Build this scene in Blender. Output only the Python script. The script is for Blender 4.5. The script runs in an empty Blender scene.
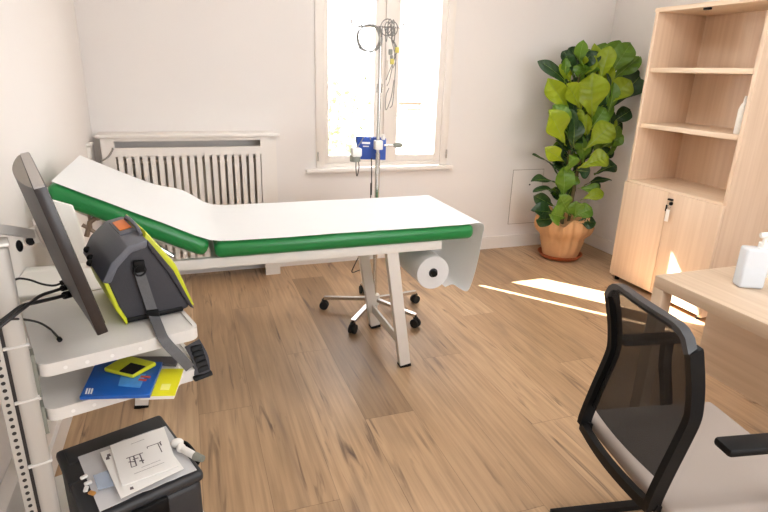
import bpy, bmesh, math, random
from mathutils import Vector as V, Matrix, noise
random.seed(7)
sc = bpy.context.scene
COL = sc.collection
PI = math.pi

# ------------------------------------------------------------------ camera
FOC, YAW, PIT, ROLL, H = 547.9, 0.34725, 0.32532, 0.0304, 1.52
_f = V((math.sin(YAW)*math.cos(PIT), math.cos(YAW)*math.cos(PIT), -math.sin(PIT)))
_r0 = V((math.cos(YAW), -math.sin(YAW), 0)); _u0 = _r0.cross(_f)
_r = math.cos(ROLL)*_r0 + math.sin(ROLL)*_u0; _u = -math.sin(ROLL)*_r0 + math.cos(ROLL)*_u0
CAM = V((0, 0, H))
def ray(x, y): return _f + ((x-384)/FOC)*_r - ((y-256)/FOC)*_u
def on_z(x, y, z=0.0):
    d = ray(x, y); return CAM + d*((z-H)/d.z)
def on_y(x, y, Y):
    d = ray(x, y); return CAM + d*(Y/d.y)
def on_x(x, y, X):
    d = ray(x, y); return CAM + d*(X/d.x)
cd = bpy.data.cameras.new('camera'); co = bpy.data.objects.new('camera', cd); COL.objects.link(co)
cd.sensor_width = 36; cd.sensor_fit = 'HORIZONTAL'; cd.lens = FOC*36/768; cd.clip_start = 0.02
m = Matrix((( _r.x, _u.x, -_f.x), (_r.y, _u.y, -_f.y), (_r.z, _u.z, -_f.z))).to_4x4()
m.translation = CAM; co.matrix_world = m; sc.camera = co

# ------------------------------------------------------------------ materials
def lin(c):
    out = []
    for v in c:
        v /= 255.0
        out.append(v/12.92 if v <= 0.04045 else ((v+0.055)/1.055)**2.4)
    return (*out, 1.0)
def new_mat(name):
    mt = bpy.data.materials.new(name); mt.use_nodes = True
    nt = mt.node_tree
    return mt, nt, nt.nodes['Principled BSDF'], nt.nodes['Material Output']
def mat(name, c, rough=0.5, metal=0.0, var=0.06, scale=30.0, bump=0.0, stretch=(1, 1, 1), sheen=0.0, coat=0.0):
    mt, nt, b, out = new_mat(name)
    tc = nt.nodes.new('ShaderNodeTexCoord'); mp = nt.nodes.new('ShaderNodeMapping')
    mp.inputs['Scale'].default_value = stretch
    nz = nt.nodes.new('ShaderNodeTexNoise'); nz.inputs['Scale'].default_value = scale; nz.inputs['Detail'].default_value = 4
    nt.links.new(tc.outputs['Object'], mp.inputs['Vector']); nt.links.new(mp.outputs['Vector'], nz.inputs['Vector'])
    mx = nt.nodes.new('ShaderNodeMix'); mx.data_type = 'RGBA'
    l = lin(c)
    mx.inputs[6].default_value = (*[min(1, x*(1-var)) for x in l[:3]], 1)
    mx.inputs[7].default_value = (*[min(1, x*(1+var)) for x in l[:3]], 1)
    nt.links.new(nz.outputs['Fac'], mx.inputs[0]); nt.links.new(mx.outputs[2], b.inputs['Base Color'])
    b.inputs['Roughness'].default_value = rough; b.inputs['Metallic'].default_value = metal
    b.inputs['Coat Weight'].default_value = coat
    if bump:
        bp = nt.nodes.new('ShaderNodeBump'); bp.inputs['Strength'].default_value = bump; bp.inputs['Distance'].default_value = 0.002
        nt.links.new(nz.outputs['Fac'], bp.inputs['Height']); nt.links.new(bp.outputs['Normal'], b.inputs['Normal'])
    return mt
def see_through(name, c, opacity, rough=0.2, gloss=True):
    """thin translucent sheet: mix of transparent and a principled surface"""
    mt = mat(name, c, rough, var=0.04)
    nt = mt.node_tree; b = nt.nodes['Principled BSDF']; out = nt.nodes['Material Output']
    tr = nt.nodes.new('ShaderNodeBsdfTransparent'); mx = nt.nodes.new('ShaderNodeMixShader')
    mx.inputs[0].default_value = opacity
    nt.links.new(tr.outputs[0], mx.inputs[1]); nt.links.new(b.outputs[0], mx.inputs[2]); nt.links.new(mx.outputs[0], out.inputs[0])
    return mt
def translucent(name, c, amount, rough=0.5, var=0.06, scale=30, tint=None):
    mt = mat(name, c, rough, var=var, scale=scale)
    nt = mt.node_tree; b = nt.nodes['Principled BSDF']; out = nt.nodes['Material Output']
    tl = nt.nodes.new('ShaderNodeBsdfTranslucent'); tl.inputs['Color'].default_value = lin(tint or c)
    mx = nt.nodes.new('ShaderNodeMixShader'); mx.inputs[0].default_value = amount
    nt.links.new(b.outputs[0], mx.inputs[1]); nt.links.new(tl.outputs[0], mx.inputs[2]); nt.links.new(mx.outputs[0], out.inputs[0])
    return mt
def wood(name, c1, c2, axis='z', scale=1.0, rough=0.42):
    mt, nt, b, out = new_mat(name)
    tc = nt.nodes.new('ShaderNodeTexCoord'); mp = nt.nodes.new('ShaderNodeMapping')
    s = {'x': (0.7, 22, 22), 'y': (22, 0.7, 22), 'z': (22, 22, 0.7)}[axis]
    mp.inputs['Scale'].default_value = [v*scale for v in s]
    nz = nt.nodes.new('ShaderNodeTexNoise'); nz.inputs['Scale'].default_value = 1.6; nz.inputs['Detail'].default_value = 6
    nz.inputs['Distortion'].default_value = 0.4
    nt.links.new(tc.outputs['Object'], mp.inputs['Vector']); nt.links.new(mp.outputs['Vector'], nz.inputs['Vector'])
    cr = nt.nodes.new('ShaderNodeValToRGB')
    cr.color_ramp.elements[0].position = 0.3; cr.color_ramp.elements[0].color = lin(c1)
    cr.color_ramp.elements[1].position = 0.7; cr.color_ramp.elements[1].color = lin(c2)
    nt.links.new(nz.outputs['Fac'], cr.inputs[0]); nt.links.new(cr.outputs[0], b.inputs['Base Color'])
    b.inputs['Roughness'].default_value = rough
    return mt
def floor_material():
    mt, nt, b, out = new_mat('oak_planks')
    N = nt.nodes.new; L = nt.links.new
    def math_(op, a, b_=None, v=None):
        n = N('ShaderNodeMath'); n.operation = op
        for i, s in enumerate((a, b_)):
            if s is None: continue
            if isinstance(s, (int, float)): n.inputs[i].default_value = s
            else: L(s, n.inputs[i])
        return n.outputs[0]
    tc = N('ShaderNodeTexCoord'); sp = N('ShaderNodeSeparateXYZ'); L(tc.outputs['Object'], sp.inputs[0])
    W, LEN = 0.24, 1.85
    u = math_('DIVIDE', math_('ADD', sp.outputs['X'], 9.6-0.19), W)
    row = math_('FLOOR', u); fu = math_('FRACT', u)
    off = math_('MULTIPLY', math_('FRACT', math_('ADD', math_('MULTIPLY', row, 0.38), 0.127)), LEN)
    v = math_('DIVIDE', math_('ADD', math_('ADD', sp.outputs['Y'], 20.0), off), LEN)
    colr = math_('FLOOR', v); fv = math_('FRACT', v)
    cb = N('ShaderNodeCombineXYZ'); L(row, cb.inputs[0]); L(colr, cb.inputs[1])
    w2 = N('ShaderNodeTexWhiteNoise'); w2.noise_dimensions = '3D'; L(cb.outputs[0], w2.inputs['Vector'])
    pid = w2.outputs['Value']
    # grain coordinates, shifted per plank
    gx = math_('ADD', sp.outputs['X'], math_('MULTIPLY', pid, 37.0))
    def grain(sx, sy, scale, detail, dist):
        c = N('ShaderNodeCombineXYZ'); L(math_('MULTIPLY', gx, sx), c.inputs[0]); L(math_('MULTIPLY', sp.outputs['Y'], sy), c.inputs[1])
        n = N('ShaderNodeTexNoise'); n.inputs['Scale'].default_value = scale; n.inputs['Detail'].default_value = detail
        n.inputs['Distortion'].default_value = dist; L(c.outputs[0], n.inputs['Vector']); return n.outputs['Fac']
    fine = grain(60, 2.2, 1.0, 5, 0.3)
    broad = grain(9, 0.9, 1.0, 3, 1.2)
    crack = grain(26, 2.0, 1.0, 5, 1.2)
    knot = grain(5, 1.4, 1.0, 2, 0.6)
    smoke = grain(7, 1.1, 1.0, 3, 0.8)
    base = N('ShaderNodeValToRGB'); e = base.color_ramp.elements
    e[0].position = 0.0; e[0].color = lin((154, 124, 93)); e[1].position = 1.0; e[1].color = lin((208, 177, 142))
    k = base.color_ramp.elements.new(0.5); k.color = lin((187, 154, 119))
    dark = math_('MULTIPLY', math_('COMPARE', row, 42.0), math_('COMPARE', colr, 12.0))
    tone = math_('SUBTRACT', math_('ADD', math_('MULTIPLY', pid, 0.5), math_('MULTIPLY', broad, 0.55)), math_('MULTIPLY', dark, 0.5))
    L(tone, base.inputs[0])
    m1 = N('ShaderNodeMix'); m1.data_type = 'RGBA'; m1.blend_type = 'MULTIPLY'; m1.inputs[0].default_value = 0.6
    fr = N('ShaderNodeValToRGB'); fr.color_ramp.elements[0].position = 0.32; fr.color_ramp.elements[0].color = (0.62, 0.58, 0.54, 1)
    fr.color_ramp.elements[1].position = 0.62; fr.color_ramp.elements[1].color = (1, 1, 1, 1)
    L(fine, fr.inputs[0]); L(base.outputs[0], m1.inputs[6]); L(fr.outputs[0], m1.inputs[7])
    # dark cracks and knots
    ck = N('ShaderNodeValToRGB'); ck.color_ramp.elements[0].position = 0.27; ck.color_ramp.elements[0].color = (1, 1, 1, 1)
    ck.color_ramp.elements[1].position = 0.44; ck.color_ramp.elements[1].color = (0, 0, 0, 1); L(crack, ck.inputs[0])
    kn = N('ShaderNodeValToRGB'); kn.color_ramp.elements[0].position = 0.46; kn.color_ramp.elements[1].position = 0.6
    kn.color_ramp.elements[0].color = (0, 0, 0, 1); kn.color_ramp.elements[1].color = (1, 1, 1, 1); L(knot, kn.inputs[0])
    cf = math_('MULTIPLY', math_('ADD', math_('MULTIPLY', ck.outputs[0], 0.9), 0.0), math_('ADD', math_('MULTIPLY', kn.outputs[0], 0.9), 0.25))
    m2 = N('ShaderNodeMix'); m2.data_type = 'RGBA'; L(cf, m2.inputs[0]); L(m1.outputs[2], m2.inputs[6]); m2.inputs[7].default_value = lin((88, 66, 52))
    sk = N('ShaderNodeValToRGB'); sk.color_ramp.elements[0].position = 0.56; sk.color_ramp.elements[1].position = 0.74; L(smoke, sk.inputs[0])
    m25 = N('ShaderNodeMix'); m25.data_type = 'RGBA'; L(math_('MULTIPLY', sk.outputs[0], 0.55), m25.inputs[0]); L(m2.outputs[2], m25.inputs[6]); m25.inputs[7].default_value = lin((112, 92, 78))
    # seams
    s1 = math_('LESS_THAN', fu, 0.009); s2 = math_('LESS_THAN', fv, 0.0014)
    sm = math_('MULTIPLY', math_('MAXIMUM', s1, s2), 0.55)
    m3 = N('ShaderNodeMix'); m3.data_type = 'RGBA'; L(sm, m3.inputs[0]); L(m25.outputs[2], m3.inputs[6]); m3.inputs[7].default_value = lin((96, 70, 50))
    L(m3.outputs[2], b.inputs['Base Color'])
    b.inputs['Roughness'].default_value = 0.42
    rr = math_('ADD', math_('MULTIPLY', fine, 0.14), 0.36); L(rr, b.inputs['Roughness'])
    bp = N('ShaderNodeBump'); bp.inputs['Strength'].default_value = 0.12; bp.inputs['Distance'].default_value = 0.002
    L(fine, bp.inputs['Height']); L(bp.outputs['Normal'], b.inputs['Normal'])
    return mt

M = dict(
    wall=mat('wall_paint', (231, 227, 224), 0.85, var=0.015, scale=3, bump=0.05),
    ceil=mat('ceiling_paint', (240, 238, 235), 0.9, var=0.01),
    trimw=mat('white_trim_paint', (235, 230, 225), 0.5, var=0.02, scale=8),
    frame=mat('window_paint', (236, 230, 223), 0.45, var=0.02, scale=8),
    radiator=mat('radiator_cover_paint', (236, 231, 225), 0.5, var=0.02, scale=8),
    gapdark=mat('dull_grey_metal', (204, 196, 184), 0.7),
    floor=floor_material(),
    green=mat('green_vinyl', (26, 122, 60), 0.33, var=0.08, scale=12, bump=0.03),
    paper=translucent('exam_paper', (248, 248, 248), 0.30, 0.8, var=0.01, scale=20),
    whitemetal=mat('white_powder_coat', (226, 222, 216), 0.4, var=0.02),
    chrome=mat('brushed_steel', (205, 203, 200), 0.25, 1.0, var=0.03),
    black=mat('black_plastic', (11, 11, 12), 0.5, var=0.1),
    rubber=mat('black_rubber', (18, 18, 18), 0.7, var=0.1),
    blue=mat('blue_plastic', (44, 82, 172), 0.35, var=0.05),
    greyplastic=mat('grey_plastic', (128, 130, 120), 0.5),
    whiteplastic=mat('white_plastic', (236, 234, 228), 0.4, var=0.02),
    cartgrey=mat('cart_grey_paint', (216, 213, 208), 0.42, var=0.03),
    alu=mat('anodised_aluminium', (188, 184, 177), 0.45, 0.15, var=0.04, stretch=(1, 1, 0.05)),
    darkgroove=mat('groove_black', (40, 36, 34), 0.7),
    bezel=mat('monitor_edge_black', (44, 38, 37), 0.35, var=0.06),
    monback=mat('monitor_back_grey', (92, 90, 90), 0.45, var=0.05),
    monlit=mat('monitor_lit_top_grey', (168, 164, 160), 0.4, var=0.04),
    screen=mat('screen_glass', (10, 11, 13), 0.12, var=0.02),
    bagdark=mat('dark_grey_nylon', (56, 55, 60), 0.7, var=0.15, scale=300, bump=0.3),
    bagmid=mat('mid_grey_nylon', (104, 106, 114), 0.6, var=0.1, scale=300, bump=0.2),
    yellow=mat('lime_yellow_nylon', (198, 204, 36), 0.5, var=0.08, scale=60),
    orange=mat('orange_patch', (236, 128, 52), 0.5, var=0.05),
    strap=mat('grey_webbing', (92, 92, 94), 0.7, var=0.15, scale=200, bump=0.3),
    bookblue=mat('glossy_blue_cover', (14, 82, 164), 0.3, var=0.18, scale=9),
    bookwhite=mat('page_white', (232, 230, 226), 0.7, var=0.03),
    bookdark=mat('cover_dark_grey', (78, 76, 80), 0.4),
    bookyellow=mat('cover_yellow', (226, 222, 30), 0.35, var=0.06, scale=20),
    red=mat('cover_red', (176, 60, 60), 0.4),
    casegrey=mat('black_case_plastic', (46, 47, 50), 0.5, var=0.08, scale=120, bump=0.1),
    filmbag=see_through('clear_film', (240, 240, 242), 0.62, 0.25),
    ink=mat('print_ink', (96, 88, 92), 0.7),
    amber=mat('amber_plastic', (196, 140, 70), 0.3),
    clearblue=see_through('clear_blue_plastic', (190, 205, 225), 0.5, 0.2),
    birch=wood('pale_birch_laminate', (214, 186, 158), (227, 202, 176)),
    birchh=wood('pale_birch_laminate_shelf', (221, 196, 168), (232, 211, 186), 'y'),
    oak=wood('desk_oak_laminate', (196, 172, 146), (212, 190, 166), 'y'),
    oakx=wood('desk_leg_laminate', (192, 168, 142), (208, 186, 162), 'z'),
    mesh=see_through('black_mesh_fabric', (12, 12, 13), 0.70, 0.7),
    seat=mat('taupe_fabric', (156, 144, 135), 0.85, var=0.05, scale=400, bump=0.2),
    burlap=translucent('tan_wrapping_paper', (212, 166, 120), 0.1, 0.8, var=0.14, scale=14),
    terracotta=mat('terracotta', (176, 92, 50), 0.6, var=0.08, scale=14),
    soil=mat('soil', (70, 52, 38), 0.95, var=0.3, scale=60),
    stem=mat('plant_stem', (96, 84, 50), 0.7, var=0.2),
    cable=mat('black_cable', (26, 24, 24), 0.5),
    greycable=mat('grey_cable', (142, 138, 132), 0.5),
    greytube=see_through('grey_tubing', (140, 138, 134), 0.8, 0.3),
    clear=see_through('clear_tubing', (215, 215, 212), 0.45, 0.15),
    bottleclear=see_through('clear_gel_bottle', (226, 232, 238), 0.62, 0.15),
    glassp=see_through('window_glass', (235, 245, 245), 0.04, 0.02),
    copper=mat('brass_fitting', (146, 128, 112), 0.4, 0.6),
    pavement=mat('pale_gravel', (225, 220, 210), 0.9, var=0.08, scale=6),
    render_=mat('pale_render', (240, 236, 228), 0.9, var=0.03, scale=2),
    bench=mat('bench_wood', (118, 84, 62), 0.7, var=0.1),
    outleaf=translucent('garden_leaf', (98, 110, 66), 0.3, 0.6, var=0.15, scale=5),
    doorwood=wood('door_wood', (176, 140, 108), (190, 154, 122)),
    lamp=None,
)
M['black'].node_tree.nodes['Principled BSDF'].inputs['Specular IOR Level'].default_value = 0.22
def leaf_mat(name, c, tint, amount):
    return translucent(name, c, amount, 0.34, var=0.16, scale=9, tint=tint)
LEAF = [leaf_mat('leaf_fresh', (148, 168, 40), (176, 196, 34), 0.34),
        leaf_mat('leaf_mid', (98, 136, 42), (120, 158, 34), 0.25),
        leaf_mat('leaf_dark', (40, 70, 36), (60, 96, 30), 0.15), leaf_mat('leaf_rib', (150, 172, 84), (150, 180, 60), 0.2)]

# ------------------------------------------------------------------ mesh builder
class MB:
    def __init__(s): s.bm = bmesh.new(); s.mi = 0
    def mark(s, fs):
        for f in fs: f.material_index = s.mi
        return fs
    def absorb(s, tmp):
        tmp.normal_update()
        me = bpy.data.meshes.new('tmp'); tmp.to_mesh(me); tmp.free()
        n = len(s.bm.faces); s.bm.from_mesh(me); bpy.data.meshes.remove(me)
        s.bm.faces.ensure_lookup_table()
        for f in s.bm.faces[n:]: f.material_index = s.mi
    def box(s, c, size, bev=0.0, seg=2, M3=None):
        t = bmesh.new(); bmesh.ops.create_cube(t, size=1.0)
        for v in t.verts: v.co = V((v.co.x*size[0], v.co.y*size[1], v.co.z*size[2]))
        if bev: bmesh.ops.bevel(t, geom=t.edges[:], offset=min(bev, min(size)*0.49), segments=seg, affect='EDGES', profile=0.5)
        for v in t.verts:
            p = v.co.copy()
            if M3 is not None: p = M3 @ p
            v.co = p + V(c)
        s.absorb(t); return s
    def box2(s, a, b, bev=0.0, seg=2):
        a, b = V(a), V(b); return s.box((a+b)/2, [abs(x) for x in (b-a)], bev, seg)
    def obox(s, o, ax, a, b, bev=0.0, seg=2):
        """box spanning a..b in the frame (o; axes ax)"""
        a, b = V(a), V(b); M3 = Matrix((ax[0], ax[1], ax[2])).transposed()
        return s.box(V(o) + M3 @ ((a+b)/2), [abs(x) for x in (b-a)], bev, seg, M3)
    def tube(s, pts, r, n=10, closed=False, caps=True, flat=None):
        pts = [V(p) for p in pts]; N = len(pts)
        rr = r if isinstance(r, (list, tuple)) else [r]*N
        t = bmesh.new(); rings = []; up = None
        for i, p in enumerate(pts):
            if closed: d = pts[(i+1) % N] - pts[i-1]
            else: d = pts[min(i+1, N-1)] - pts[max(i-1, 0)]
            d.normalize()
            if up is None:
                up = V((0, 0, 1)) if abs(d.z) < 0.9 else V((1, 0, 0))
            x = d.cross(up); x.normalize(); up = x.cross(d); up.normalize()
            rings.append([t.verts.new(p + (x*math.cos(2*PI*k/n) + up*math.sin(2*PI*k/n))*rr[i]) for k in range(n)])
        for i in range(N if closed else N-1):
            A, B = rings[i], rings[(i+1) % N]
            for k in range(n): t.faces.new((A[k], A[(k+1) % n], B[(k+1) % n], B[k]))
        if caps and not closed:
            t.faces.new(rings[0][::-1]); t.faces.new(rings[-1])
        s.absorb(t); return s
    def cyl(s, a, b, r, r2=None, n=20): return s.tube([a, b], [r, r if r2 is None else r2], n)
    def bar(s, pts, w, h, side):
        """sweep of a rectangular section; side = direction of the width"""
        pts = [V(p) for p in pts]; t = bmesh.new(); rings = []
        for i, p in enumerate(pts):
            d = (pts[min(i+1, len(pts)-1)] - pts[max(i-1, 0)]).normalized()
            x = V(side); x = (x - d*x.dot(d)).normalized(); y = d.cross(x)
            rings.append([t.verts.new(p + x*(a*w/2) + y*(b*h/2)) for a, b in ((-1, -1), (1, -1), (1, 1), (-1, 1))])
        for A, B in zip(rings, rings[1:]):
            for k in range(4): t.faces.new((A[k], A[(k+1) % 4], B[(k+1) % 4], B[k]))
        t.faces.new(rings[0][::-1]); t.faces.new(rings[-1])
        bmesh.ops.recalc_face_normals(t, faces=t.faces[:])
        s.absorb(t); return s
    def lathe(s, prof, c, n=32, f=None):
        t = bmesh.new(); c = V(c); rings = []
        for r, z in prof:
            ring = []
            for k in range(n):
                a = 2*PI*k/n; q = f(r, z, a) if f else (r, z)
                ring.append(t.verts.new(c + V((q[0]*math.cos(a), q[0]*math.sin(a), q[1]))))
            rings.append(ring)
        for A, B in zip(rings, rings[1:]):
            for k in range(n): t.faces.new((A[k], A[(k+1) % n], B[(k+1) % n], B[k]))
        if prof[0][0] > 0: t.faces.new(rings[0][::-1])
        if prof[-1][0] > 0: t.faces.new(rings[-1])
        bmesh.ops.remove_doubles(t, verts=t.verts[:], dist=1e-5)
        bmesh.ops.recalc_face_normals(t, faces=t.faces[:])
        s.absorb(t); return s
    def prism(s, poly, vec, bev=0.0, seg=2):
        t = bmesh.new(); vec = V(vec)
        a = [t.verts.new(V(p)) for p in poly]; b = [t.verts.new(V(p)+vec) for p in poly]; n = len(poly)
        t.faces.new(a[::-1]); t.faces.new(b)
        for k in range(n): t.faces.new((a[k], a[(k+1) % n], b[(k+1) % n], b[k]))
        bmesh.ops.recalc_face_normals(t, faces=t.faces[:])
        if bev: bmesh.ops.bevel(t, geom=t.edges[:], offset=bev, segments=seg, affect='EDGES', profile=0.5, clamp_overlap=True)
        s.absorb(t); return s
    def sheet(s, rows, thick=0.0):
        """grid of points -> surface (optionally a thin solid)"""
        t = bmesh.new(); vs = [[t.verts.new(V(p)) for p in r] for r in rows]
        for A, B in zip(vs, vs[1:]):
            for k in range(len(A)-1): t.faces.new((A[k], A[k+1], B[k+1], B[k]))
        if thick:
            t.normal_update(); bmesh.ops.solidify(t, geom=t.faces[:], thickness=thick)
        s.absorb(t); return s
    def ball(s, c, r, seg=14):
        t = bmesh.new(); bmesh.ops.create_uvsphere(t, u_segments=seg, v_segments=seg//2+2, radius=1.0)
        rr = r if isinstance(r, (list, tuple)) else (r, r, r)
        for v in t.verts: v.co = V((v.co.x*rr[0], v.co.y*rr[1], v.co.z*rr[2])) + V(c)
        s.absorb(t); return s
    def build(s, name, mats, parent=None, loc=None, smooth=38):
        base = BASE.get(parent.name, V()) if parent else (V(loc) if loc is not None else V())
        me = bpy.data.meshes.new(name)
        s.bm.normal_update()
        for f in s.bm.faces: f.smooth = True
        for e in s.bm.edges:
            if len(e.link_faces) == 2 and e.calc_face_angle(0) > math.radians(smooth): e.smooth = False
        for v in s.bm.verts: v.co -= base
        s.bm.to_mesh(me); s.bm.free()
        for m_ in (mats if isinstance(mats, (list, tuple)) else [mats]): me.materials.append(m_)
        o = bpy.data.objects.new(name, me); COL.objects.link(o)
        if parent: o.parent = parent
        else: o.location = base
        BASE[o.name] = base
        return o
BASE = {}
def tag(o, label, cat, group=None, kind=None):
    o['label'] = label; o['category'] = cat
    if group: o['group'] = group
    if kind: o['kind'] = kind
    return o
def thing(name, label, cat, loc, group=None):
    o = bpy.data.objects.new(name, None); COL.objects.link(o); o.location = loc; o.empty_display_size = 0.1
    BASE[o.name] = V(loc)
    return tag(o, label, cat, group)
def struct(o, label=None):
    o['kind'] = 'structure'
    if label: o['label'] = label
    return o
def spline(pts, k=8):
    """Catmull-Rom through the points"""
    P = [V(p) for p in pts]; P = [2*P[0]-P[1]] + P + [2*P[-1]-P[-2]]; out = []
    for i in range(1, len(P)-2):
        a, b, c, d = P[i-1:i+3]
        for j in range(k):
            t = j/k
            out.append(0.5*((2*b) + (c-a)*t + (2*a-5*b+4*c-d)*t*t + (3*b-a-3*c+d)*t**3))
    out.append(P[-2]); return out
def rrect(w0, w1, h0, h1, r, k=5):
    """rounded rectangle outline, 2-D"""
    out = []
    for cx, cy, a0 in ((w1-r, h1-r, 0), (w0+r, h1-r, 90), (w0+r, h0+r, 180), (w1-r, h0+r, 270)):
        for i in range(k+1):
            a = math.radians(a0 + 90*i/k); out.append((cx+r*math.cos(a), cy+r*math.sin(a)))
    return out

# ------------------------------------------------------------------ the room
XL, XR, YB, YF, ZC = -0.6, 3.57, 4.205, -1.6, 2.8
WT = 0.46                                                     # thickness of the outside wall
WX0, WX1, WZ0, WZ1 = 0.985, 2.00, 0.80, 2.50                  # window opening
struct(MB().box2((XL-0.2, YF-0.2, -0.1), (XR+0.2, YB+WT, 0)).build('floor', M['floor']), 'oak plank floor')
struct(MB().box2((XL-0.2, YF-0.2, ZC), (XR+0.2, YB+WT, ZC+0.1)).build('ceiling', M['ceil']))
b = MB()
b.box2((XL-0.2, YB, 0), (WX0, YB+WT, ZC)); b.box2((WX1, YB, 0), (XR+0.2, YB+WT, ZC))
b.box2((WX0, YB, 0), (WX1, YB+WT, WZ0-0.02)); b.box2((WX0, YB, WZ1), (WX1, YB+WT, ZC))
struct(b.build('wall_back', M['wall']), 'white wall with the window')
struct(MB().box2((XL-0.2, YF, 0), (XL, YB, ZC)).build('wall_left', M['wall']))
struct(MB().box2((XR, YF, 0), (XR+0.2, YB, ZC)).build('wall_right', M['wall']))
# wall behind the camera, with an unseen window added for fill light
b = MB(); FX0, FX1, FZ0, FZ1 = 0.6, 2.9, 0.85, 2.4
b.box2((XL, YF-0.2, 0), (FX0, YF, ZC)); b.box2((FX1, YF-0.2, 0), (XR, YF, ZC))
b.box2((FX0, YF-0.2, 0), (FX1, YF, FZ0)); b.box2((FX0, YF-0.2, FZ1), (FX1, YF, ZC))
struct(b.build('wall_front', M['wall']))
wf = struct(MB().box2((FX0, YF-0.14, FZ0), (FX0+0.06, YF-0.06, FZ1)).box2((FX1-0.06, YF-0.14, FZ0), (FX1, YF-0.06, FZ1))
            .box2((FX0, YF-0.14, FZ1-0.06), (FX1, YF-0.06, FZ1)).box2((FX0, YF-0.14, FZ0), (FX1, YF-0.06, FZ0+0.06))
            .box2((1.72, YF-0.14, FZ0), (1.78, YF-0.06, FZ1)).build('fill_window', M['frame']))
# baseboards
struct(MB().box2((0.61, YB-0.014, 0), (XR, YB, 0.115)).box2((0.61, YB-0.016, 0.095), (XR, YB, 0.100)).build('baseboard_back', M['trimw']))
struct(MB().box2((XR-0.014, 3.29, 0), (XR, YB-0.014, 0.115)).build('baseboard_right', M['trimw']))
struct(MB().box2((XL, YF, 0), (XL+0.014, 1.2, 0.1)).box2((XL, 1.775, 0), (XL+0.014, 4.0, 0.1)).build('baseboard_left', M['trimw']))
struct(MB().box2((XL, 0.8, 0), (XL+0.045, 1.77, 0.335), 0.004).build('trim_1', M['trimw']), 'low boxed-in duct along the left wall')

# window 1
w1 = bpy.data.objects.new('window_1', None); COL.objects.link(w1); w1.location = (1.49, YB, WZ0); BASE['window_1'] = V((1.49, YB, WZ0))
struct(w1, 'tall white two-leaf window, overexposed daylight behind')
b = MB(); yf = YB-0.018
b.box2((0.935, yf, WZ0-0.01), (1.00, YB+0.05, 2.56), 0.004); b.box2((1.985, yf, WZ0-0.01), (2.05, YB+0.05, 2.56), 0.004)
b.box2((1.00, yf, 2.48), (1.985, YB+0.05, 2.56), 0.004); b.box2((1.00, yf, WZ0-0.01), (1.985, YB+0.05, WZ0+0.02), 0.004)
b.build('casing', M['frame'], w1)
for nm, x0, x1, g0, g1 in (('left', 1.0, 1.478, 1.036, 1.395), ('right', 1.482, 1.985, 1.598, 1.932)):
    b = MB(); y0, y1 = YB-0.006, YB+0.05
    b.box2((x0, y0, WZ0+0.02), (g0, y1, 2.48), 0.005); b.box2((g1, y0, WZ0+0.02), (x1, y1, 2.48), 0.005)
    b.box2((g0, y0, WZ0+0.02), (g1, y1, 0.88), 0.005); b.box2((g0, y0, 2.41), (g1, y1, 2.48), 0.005)
    sash = b.build('sash', M['frame'], w1)
    MB().box2((g0-0.004, YB+0.018, 0.876), (g1+0.004, YB+0.022, 2.414)).build('pane', M['glassp'], sash)
for x in (0.945, 2.04):
    for z in (0.88, 2.1): MB().cyl((x, yf-0.008, z-0.035), (x, yf-0.008, z+0.035), 0.006, n=10).build('hinge', M['chrome'], w1)
hd = MB().box2((1.485, YB-0.016, 1.55), (1.505, YB-0.004, 1.68), 0.004).tube([(1.495, YB-0.014, 1.60), (1.495, YB-0.05, 1.60), (1.495, YB-0.052, 1.48)], 0.008)
hd.build('window_handle', M['frame'], w1)
struct(MB().box2((0.85, YB-0.05, 0.755), (2.10, YB+0.0, 0.785), 0.006).build('trim_3', M['trimw']), 'window sill board')
# outer sill
struct(MB().box2((WX0, YB+0.06, 0.765), (WX1, YB+WT+0.04, 0.78)).build('trim_4', M['pavement']), 'outside window sill')

# access panel in the back wall
t = thing('access_panel', 'small white service hatch set flush in the wall left of the potted fig', 'access panel', (2.89, YB, 0.22))
a0, a1 = V((2.725, YB, 0.222)), V((3.04, YB, 0.716))
MB().box2((a0.x, YB-0.006, a0.z), (a1.x, YB, a1.z), 0.002).build('panel', M['wall'], t)
b = MB()
for q in (((a0.x-.004, a0.z-.004), (a0.x, a1.z+.004)), ((a1.x, a0.z-.004), (a1.x+.004, a1.z+.004)), ((a0.x-.004, a0.z-.004), (a1.x+.004, a0.z)), ((a0.x-.004, a1.z), (a1.x+.004, a1.z+.004))):
    b.box2((q[0][0], YB-0.003, q[0][1]), (q[1][0], YB, q[1][1]))
b.build('joint', mat('joint_shadow_grey', (150, 142, 134), 0.8), t)
MB().cyl((2.905, YB-0.009, 0.582), (2.905, YB, 0.582), 0.007).build('lock', M['black'], t)

# fill light panels added on the ceiling, out of view, to brighten the room
def fill_panel_mat():
    mt, nt, b, out = new_mat('fill_panel_glow')
    b.inputs['Base Color'].default_value = (0.9, 0.9, 0.9, 1); b.inputs['Emission Color'].default_value = (0.97, 0.985, 1.0, 1)
    b.inputs['Emission Strength'].default_value = FILL_E
    return mt
FILL_E = 9.0
M['lamp'] = fill_panel_mat()
for i, (x, y, lab) in enumerate(((1.5, 0.1, 'added square fill light on the ceiling nearest the desk chair'), (1.5, 2.4, 'added square fill light on the ceiling above the examination couch'))):
    t = thing('fill_panel', lab, 'ceiling lamp', (x, y, ZC), 'fill lights')
    MB().box2((x-0.32, y-0.32, ZC-0.05), (x-0.30, y+0.32, ZC)).box2((x+0.30, y-0.32, ZC-0.05), (x+0.32, y+0.32, ZC)).box2((x-0.3, y-0.32, ZC-0.05), (x+0.3, y-0.30, ZC)).box2((x-0.3, y+0.30, ZC-0.05), (x+0.3, y+0.32, ZC)).build('fill_panel_frame', M['whitemetal'], t)
    MB().box2((x-0.3, y-0.3, ZC-0.045), (x+0.3, y+0.3, ZC-0.03)).build('diffuser', M['lamp'], t)

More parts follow.
